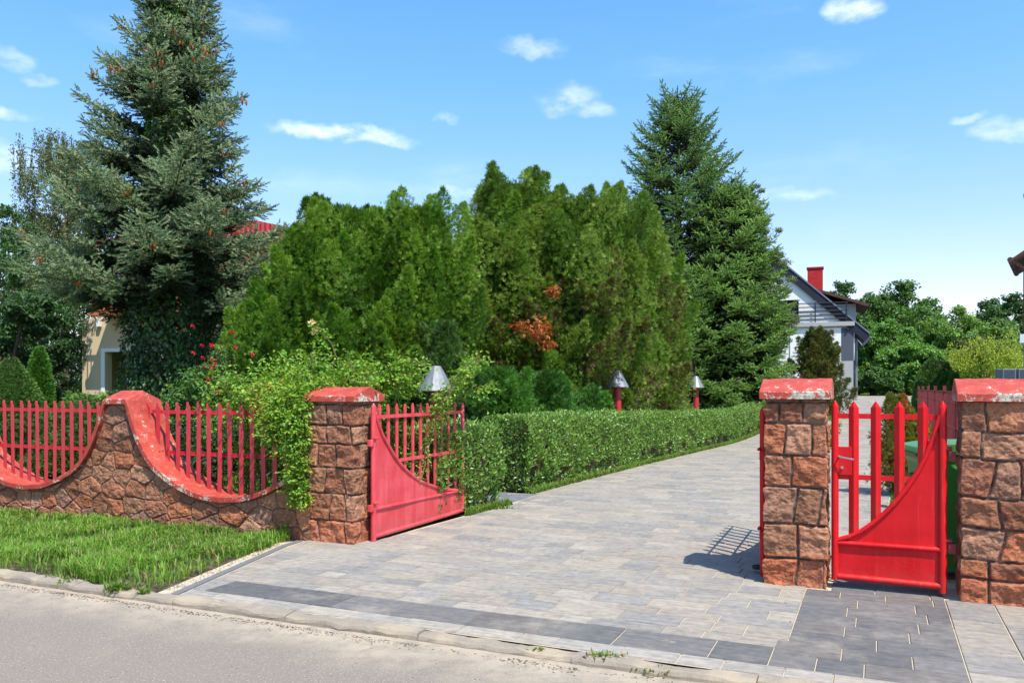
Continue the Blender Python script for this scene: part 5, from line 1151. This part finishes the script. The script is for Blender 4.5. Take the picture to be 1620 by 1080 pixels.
# ------------------------------------------------------------------ houses
def white_house():
    Yd = 35.0; rp = at(1352, 628, Yd); root = thing('white_house', 'white gabled house with black roof edge and red chimney at the end of the drive', 'house', (rp[0], Yd, 1.05), math.radians(-21)); w_ = 7.9; D = 9.0
    # local x to the left is negative: facade spans x -w..0, depth +y ; ground at z 0
    E = 2.95; RZ = 6.55; xm = -w_ / 2; wp = 'white_plaster'
    def rz(x): return E + (RZ - E) * (1 - abs(x - xm) / (w_ / 2))
    # window and balcony door cut out of the gable wall: build wall around openings
    b = MB(); b.box(-w_, -.0, 0, .25, 0, 3.05)
    b.build('ground_floor_wall', wp, root)
    b = MB(); x0, x1, z0, z1 = -3.15, -2.25, 3.15, 4.25
    b.prism([(-w_, 3.05), (x0, 3.05), (x0, rz(x0)), (-w_, rz(-w_))], 0, .25); b.prism([(x0, z1), (x1, z1), (x1, rz(x1)), (xm, RZ), (x0, rz(x0))] if x0 < xm else [(x0, z1), (x1, z1), (x1, rz(x1)), (x0, rz(x0))], 0, .25)
    b.prism([(x1, 3.05), (0, 3.05), (0, rz(0)), (x1, rz(x1))], 0, .25); b.box(x0, x1, 0, .25, 3.05, z0); b.build('gable_wall', wp, root)
    wn = MB().box(x0, x1, .12, .14, z0, z1).build('window', 'glass', root); MB().box(x0, x0 + .06, .06, .12, z0, z1).box(x1 - .06, x1, .06, .12, z0, z1).box(x0 + .06, x1 - .06, .06, .12, z1 - .06, z1).box(-2.72, -2.67, .06, .12, z0, z1 - .06).build('frame', 'dark_metal', wn)
    MB().box(-.25, 0, .25, D, 0, 3.0).box(-w_, -w_ + .25, .25, D, 0, 3.0).box(-w_ + .25, -.25, D - .25, D, 0, 3.0).build('side_wall', 'grey_plaster', root)
    MB().box(-1.15, -.02, -.04, -.003, 0, 3.02).build('corner_panel', 'grey_plaster', root)
    MB().box(-.52, -.04, -.055, -.042, 1.6, 2.98).build('dark_panel', 'slate_plaster', root)
    MB().box(-2.6, -.54, -.05, -.042, 1.35, 2.98).build('white_panel', wp, root)
    # balcony
    MB().box(-w_, .0, -.16, 0, 3.06, 3.24).build('balcony_slab', 'grey_plaster', root)
    b = MB(); 
    for z in (3.38, 3.55, 3.72, 3.89, 4.06): b.tube([(-w_ + .1, -.13, z), (-.25, -.13, z)], .022, 6)
    for x in np.arange(-w_ + .1, -.2, 1.24): b.box(x, x + .05, -.15, -.11, 3.24, 4.08)
    b.build('balcony_railing', 'dark_metal', root)
    MB().box(-3.3, -2.95, -.20, -.16, 3.2, 4.15).build('rail_panel', 'dark_metal', root)
    # roof
    ov = .08; eo = .55; sl = (RZ - E) / (w_ / 2)
    for sgn in (1, -1):
        xe = xm + sgn * (w_ / 2 + eo); ze = E - eo * sl; t_ = .24
        poly = [(xm, RZ + .02), (xe, ze + .02), (xe, ze + .02 + t_), (xm, RZ + .02 + t_)]; b = MB(); b.prism(poly, -ov, D + .4); r = b.build('roof', 'black_roof', root)
        b = MB(); b.prism([(xm, RZ + .06 + t_), (xe, ze + .06 + t_), (xe, ze - .20), (xm, RZ - .20)], -ov - .03, -ov - .003); b.build('barge_board', 'dark_metal', r)
        b = MB(); b.prism([(xm, RZ + .10 + t_), (xe + sgn * .05, ze + .06 + t_), (xe + sgn * .05, ze + t_ - .02), (xm, RZ + .02 + t_)], -ov - .06, -ov - .032); b.build('edge_trim', 'grey_metal', r)
        MB().tube([(xe + sgn * .07, -ov, ze + .12), (xe + sgn * .07, D, ze + .12)], .07, 8).build('gutter', 'dark_metal', r)
    MB().tube([(.62, -.4, ze + .1), (.3, -.2, ze - .25), (.07, .05, 2.55), (.07, .05, 0)], .05, 8).build('drainpipe', 'grey_metal', root, smooth=True)
    MB().box(-.03, .0, -.06, -.041, 0, 1.6).build('cable_duct', 'dark_metal', root)
    # chimney and dormer
    cx = at(1283, 430, 39.5)[0] - rp[0]; cx = -1.62; MB().box(cx - .34, cx + .34, 3.2, 3.9, 4.2, 6.02).box(cx - .38, cx + .38, 3.16, 3.94, 6.02, 6.08).build('chimney', 'red_brick', root)
    d = thing('dormer', '', '') ; 
    for k in ('label', 'category'): del d[k]
    d.parent = root; d.name = 'dormer'
    MB().box(-1.9, .12, 2.2, 5.6, 3.0, 4.2).build('dormer_wall', 'grey_plaster', d)
    MB().prism([(-2.7, 5.2), (.62, 4.02), (.62, 4.14), (-2.7, 5.33)], 1.8, 6.0).build('dormer_roof', 'brown_roof', d)
    for (x, z) in ((-1.05, 2.75), (-.28, 2.9), (-3.0, 4.4)): MB().lathe([(.001, -.03), (.05, -.03), (.06, .0), (.05, .05), (.001, .06)], 10, 0, 0).build('wall_lamp', 'dark_metal', root, loc=(x, -.10, z))
    return root
white_house()
def beige_house():
    Yd = 28.0; lp = at(130, 612, Yd); root = thing('beige_house', 'beige rendered house with orange balcony boards behind the blue spruce', 'house', (lp[0], Yd, -.25), math.radians(-10)); w_ = 7.6; D = 8; root.scale = (1.167,) * 3
    x0, x1, z0, z1 = .75, 2.6, .1, 2.52
    b = MB(); b.box(0, x0, 0, .3, -.1, 3.5).box(x0, x1, 0, .3, z1, 3.5).box(x1, w_, 0, .3, -.1, 3.5); b.build('wall', 'beige_plaster', root)
    MB().box(0, .3, .3, D, -.1, 3.5).box(w_ - .3, w_, .3, D, -.1, 3.5).box(.3, w_ - .3, D - .3, D, -.1, 3.5).build('side_wall', 'beige_plaster', root)
    MB().box(.3, w_ - .3, .3, D - .3, 3.3, 3.48).build('floor_slab', 'beige_plaster', root)
    wn = MB().box(x0 - .12, x0, -.03, .0, z0, z1).box(x0 - .12, x1 + .12, -.03, -.0, z1, z1 + .1).box(x1, x1 + .12, -.03, 0, z0, z1).build('porch_frame', 'white_frame', root)
    MB().box(x0 + .45, x0 + .50, .32, .36, z0, z1).box(x0 + .9, x0 + 1.0, .9, 1.0, z0, z1).build('timber_post', 'orange_wood', wn); MB().box(x0, x1, 1.6, 1.65, z0, z1).build('porch_back', 'glass', wn)
    gl = MB().lathe([(.001, -.11), (.07, -.085), (.11, 0), (.07, .085), (.001, .11)], 14).build('globe_lamp', 'lamp_globe', root, smooth=True, loc=(x0 + .72, .1, 1.68))
    bal = MB().box(.9, w_ + .1, -.9, .0, 3.5, 3.62).build('balcony_floor', 'orange_wood', root); MB().box(.9, w_ + .1, -.92, -.88, 3.62, 3.78).build('balcony_board', 'orange_wood', bal); b = MB()
    for x in np.arange(.95, w_, .12): b.box(x, x + .02, -.91, -.89, 3.78, 4.4)
    b.box(.9, w_ + .1, -.93, -.87, 4.4, 4.46).build('balcony_bars', 'orange_wood', bal)
    MB().box(.8, w_ - .01, .6, D - .01, 3.5, 5.6).build('upper_wall', 'beige_plaster', root)
    MB().box(3.2, w_ + .1, -1.0, -.002, 2.86, 3.06).box(3.2, w_ + .1, -1.02, -1.0, 3.06, 3.14).build('lower_balcony', 'orange_wood', root); MB().box(3.25, w_ - .2, -.05, -.003, .2, 2.86).build('timber_cladding', 'orange_wood', root)
    MB().box(.55, .65, -.12, -.02, 3.25, 3.42).build('wall_lamp', 'white_frame', root)
    rf = MB().prism([(.4, 5.55), (w_ + .3, 5.55), (w_ * .75, 6.05), (w_ * .5, 6.05)], -.6, D + .5).build('roof', 'red_roof_tile', root)
    ch = MB().box(6.1, 6.8, 3, 3.6, 5.9, 6.55).build('chimney', 'dark_metal', rf)
beige_house()
def right_house():
    Yd = 20; p = at(1625, 612, Yd); g = .9; root = thing('neighbour_house', 'neighbouring house cut off by the right edge, brown eaves and gutter', 'house', (p[0], Yd, 0), math.radians(-34)); 
    MB().box(0, 6, 0, 8, 0, 6.1).build('wall', 'white_plaster', root)
    MB().prism([(-.32, 4.52), (-.28, 4.60), (.7, 5.28), (.7, 5.12)], -.5, 2.5).build('canopy_roof', 'brown_roof', root)
    MB().tube([(-.33, -.52, 4.56), (-.33, 2.5, 4.56)], .065, 8).build('gutter', 'brown_roof', root, smooth=True)
    MB().tube([(-.30, -.45, 4.55), (-.1, -.2, 4.40), (-.04, -.06, 4.3), (-.04, -.06, 0)], .04, 8).build('drainpipe', 'brown_roof', root, smooth=True)
    MB().prism([(-.06, 6.05), (.0, 6.25), (4, 8.6), (4, 8.4)], -.6, 8.6).build('roof', 'brown_roof', root)
    MB().box(-.10, 1.2, -1.3, -.004, 2.52, 2.72).build('porch_roof', 'white_frame', root)
    MB().box(-.02, .12, -1.25, -1.1, .0, 2.52).build('porch_post', 'white_plaster', root)
right_house()
for i, (px, lab) in enumerate([(1591, 'grey slatted outdoor unit left of its twin, above the broad pier'), (1616, 'grey slatted outdoor unit at the right edge, above the broad pier')]):
    Yd = 17.5; p = at(px, 612, Yd); g = ground_at(p[0], Yd); root = thing('outdoor_unit', lab, 'air conditioner', (p[0], Yd, g), 0, 'grey outdoor units')
    MB().box(-.12, .12, -.12, .12, g * 0, 1.40 - g).build('stand', 'dark_metal', root, bev=.005)
    b = MB().box(-.14, .14, -.14, .16, 1.42 - g, 1.88 - g); b.build('casing', 'grey_metal', root, bev=.012); b = MB()
    for z in np.arange(1.47, 1.86, .035): b.box(-.12, .12, -.150, -.142, z - g, z - g + .012)
    b.build('grille', 'dark_metal', root)
def far_white():
    p = at(80, 612, 60); root = thing('far_white_building', 'pale building glimpsed through the birch far behind', 'building', (p[0], 60, 0)); MB().box(-2.6, 5, 0, 8, 0, 8.6).build('wall', 'white_plaster', root)
    for z in (2, 5): 
        for x in (-1.8, .2, 2.2): MB().box(x, x + 1.1, -.04, -.003, z, z + 1.4).build('window', 'glass', root)
    MB().prism([(-3, 8.6), (5.4, 8.6), (1.2, 10.4)], -.4, 8.4).build('roof', 'brown_roof', root)
far_white()
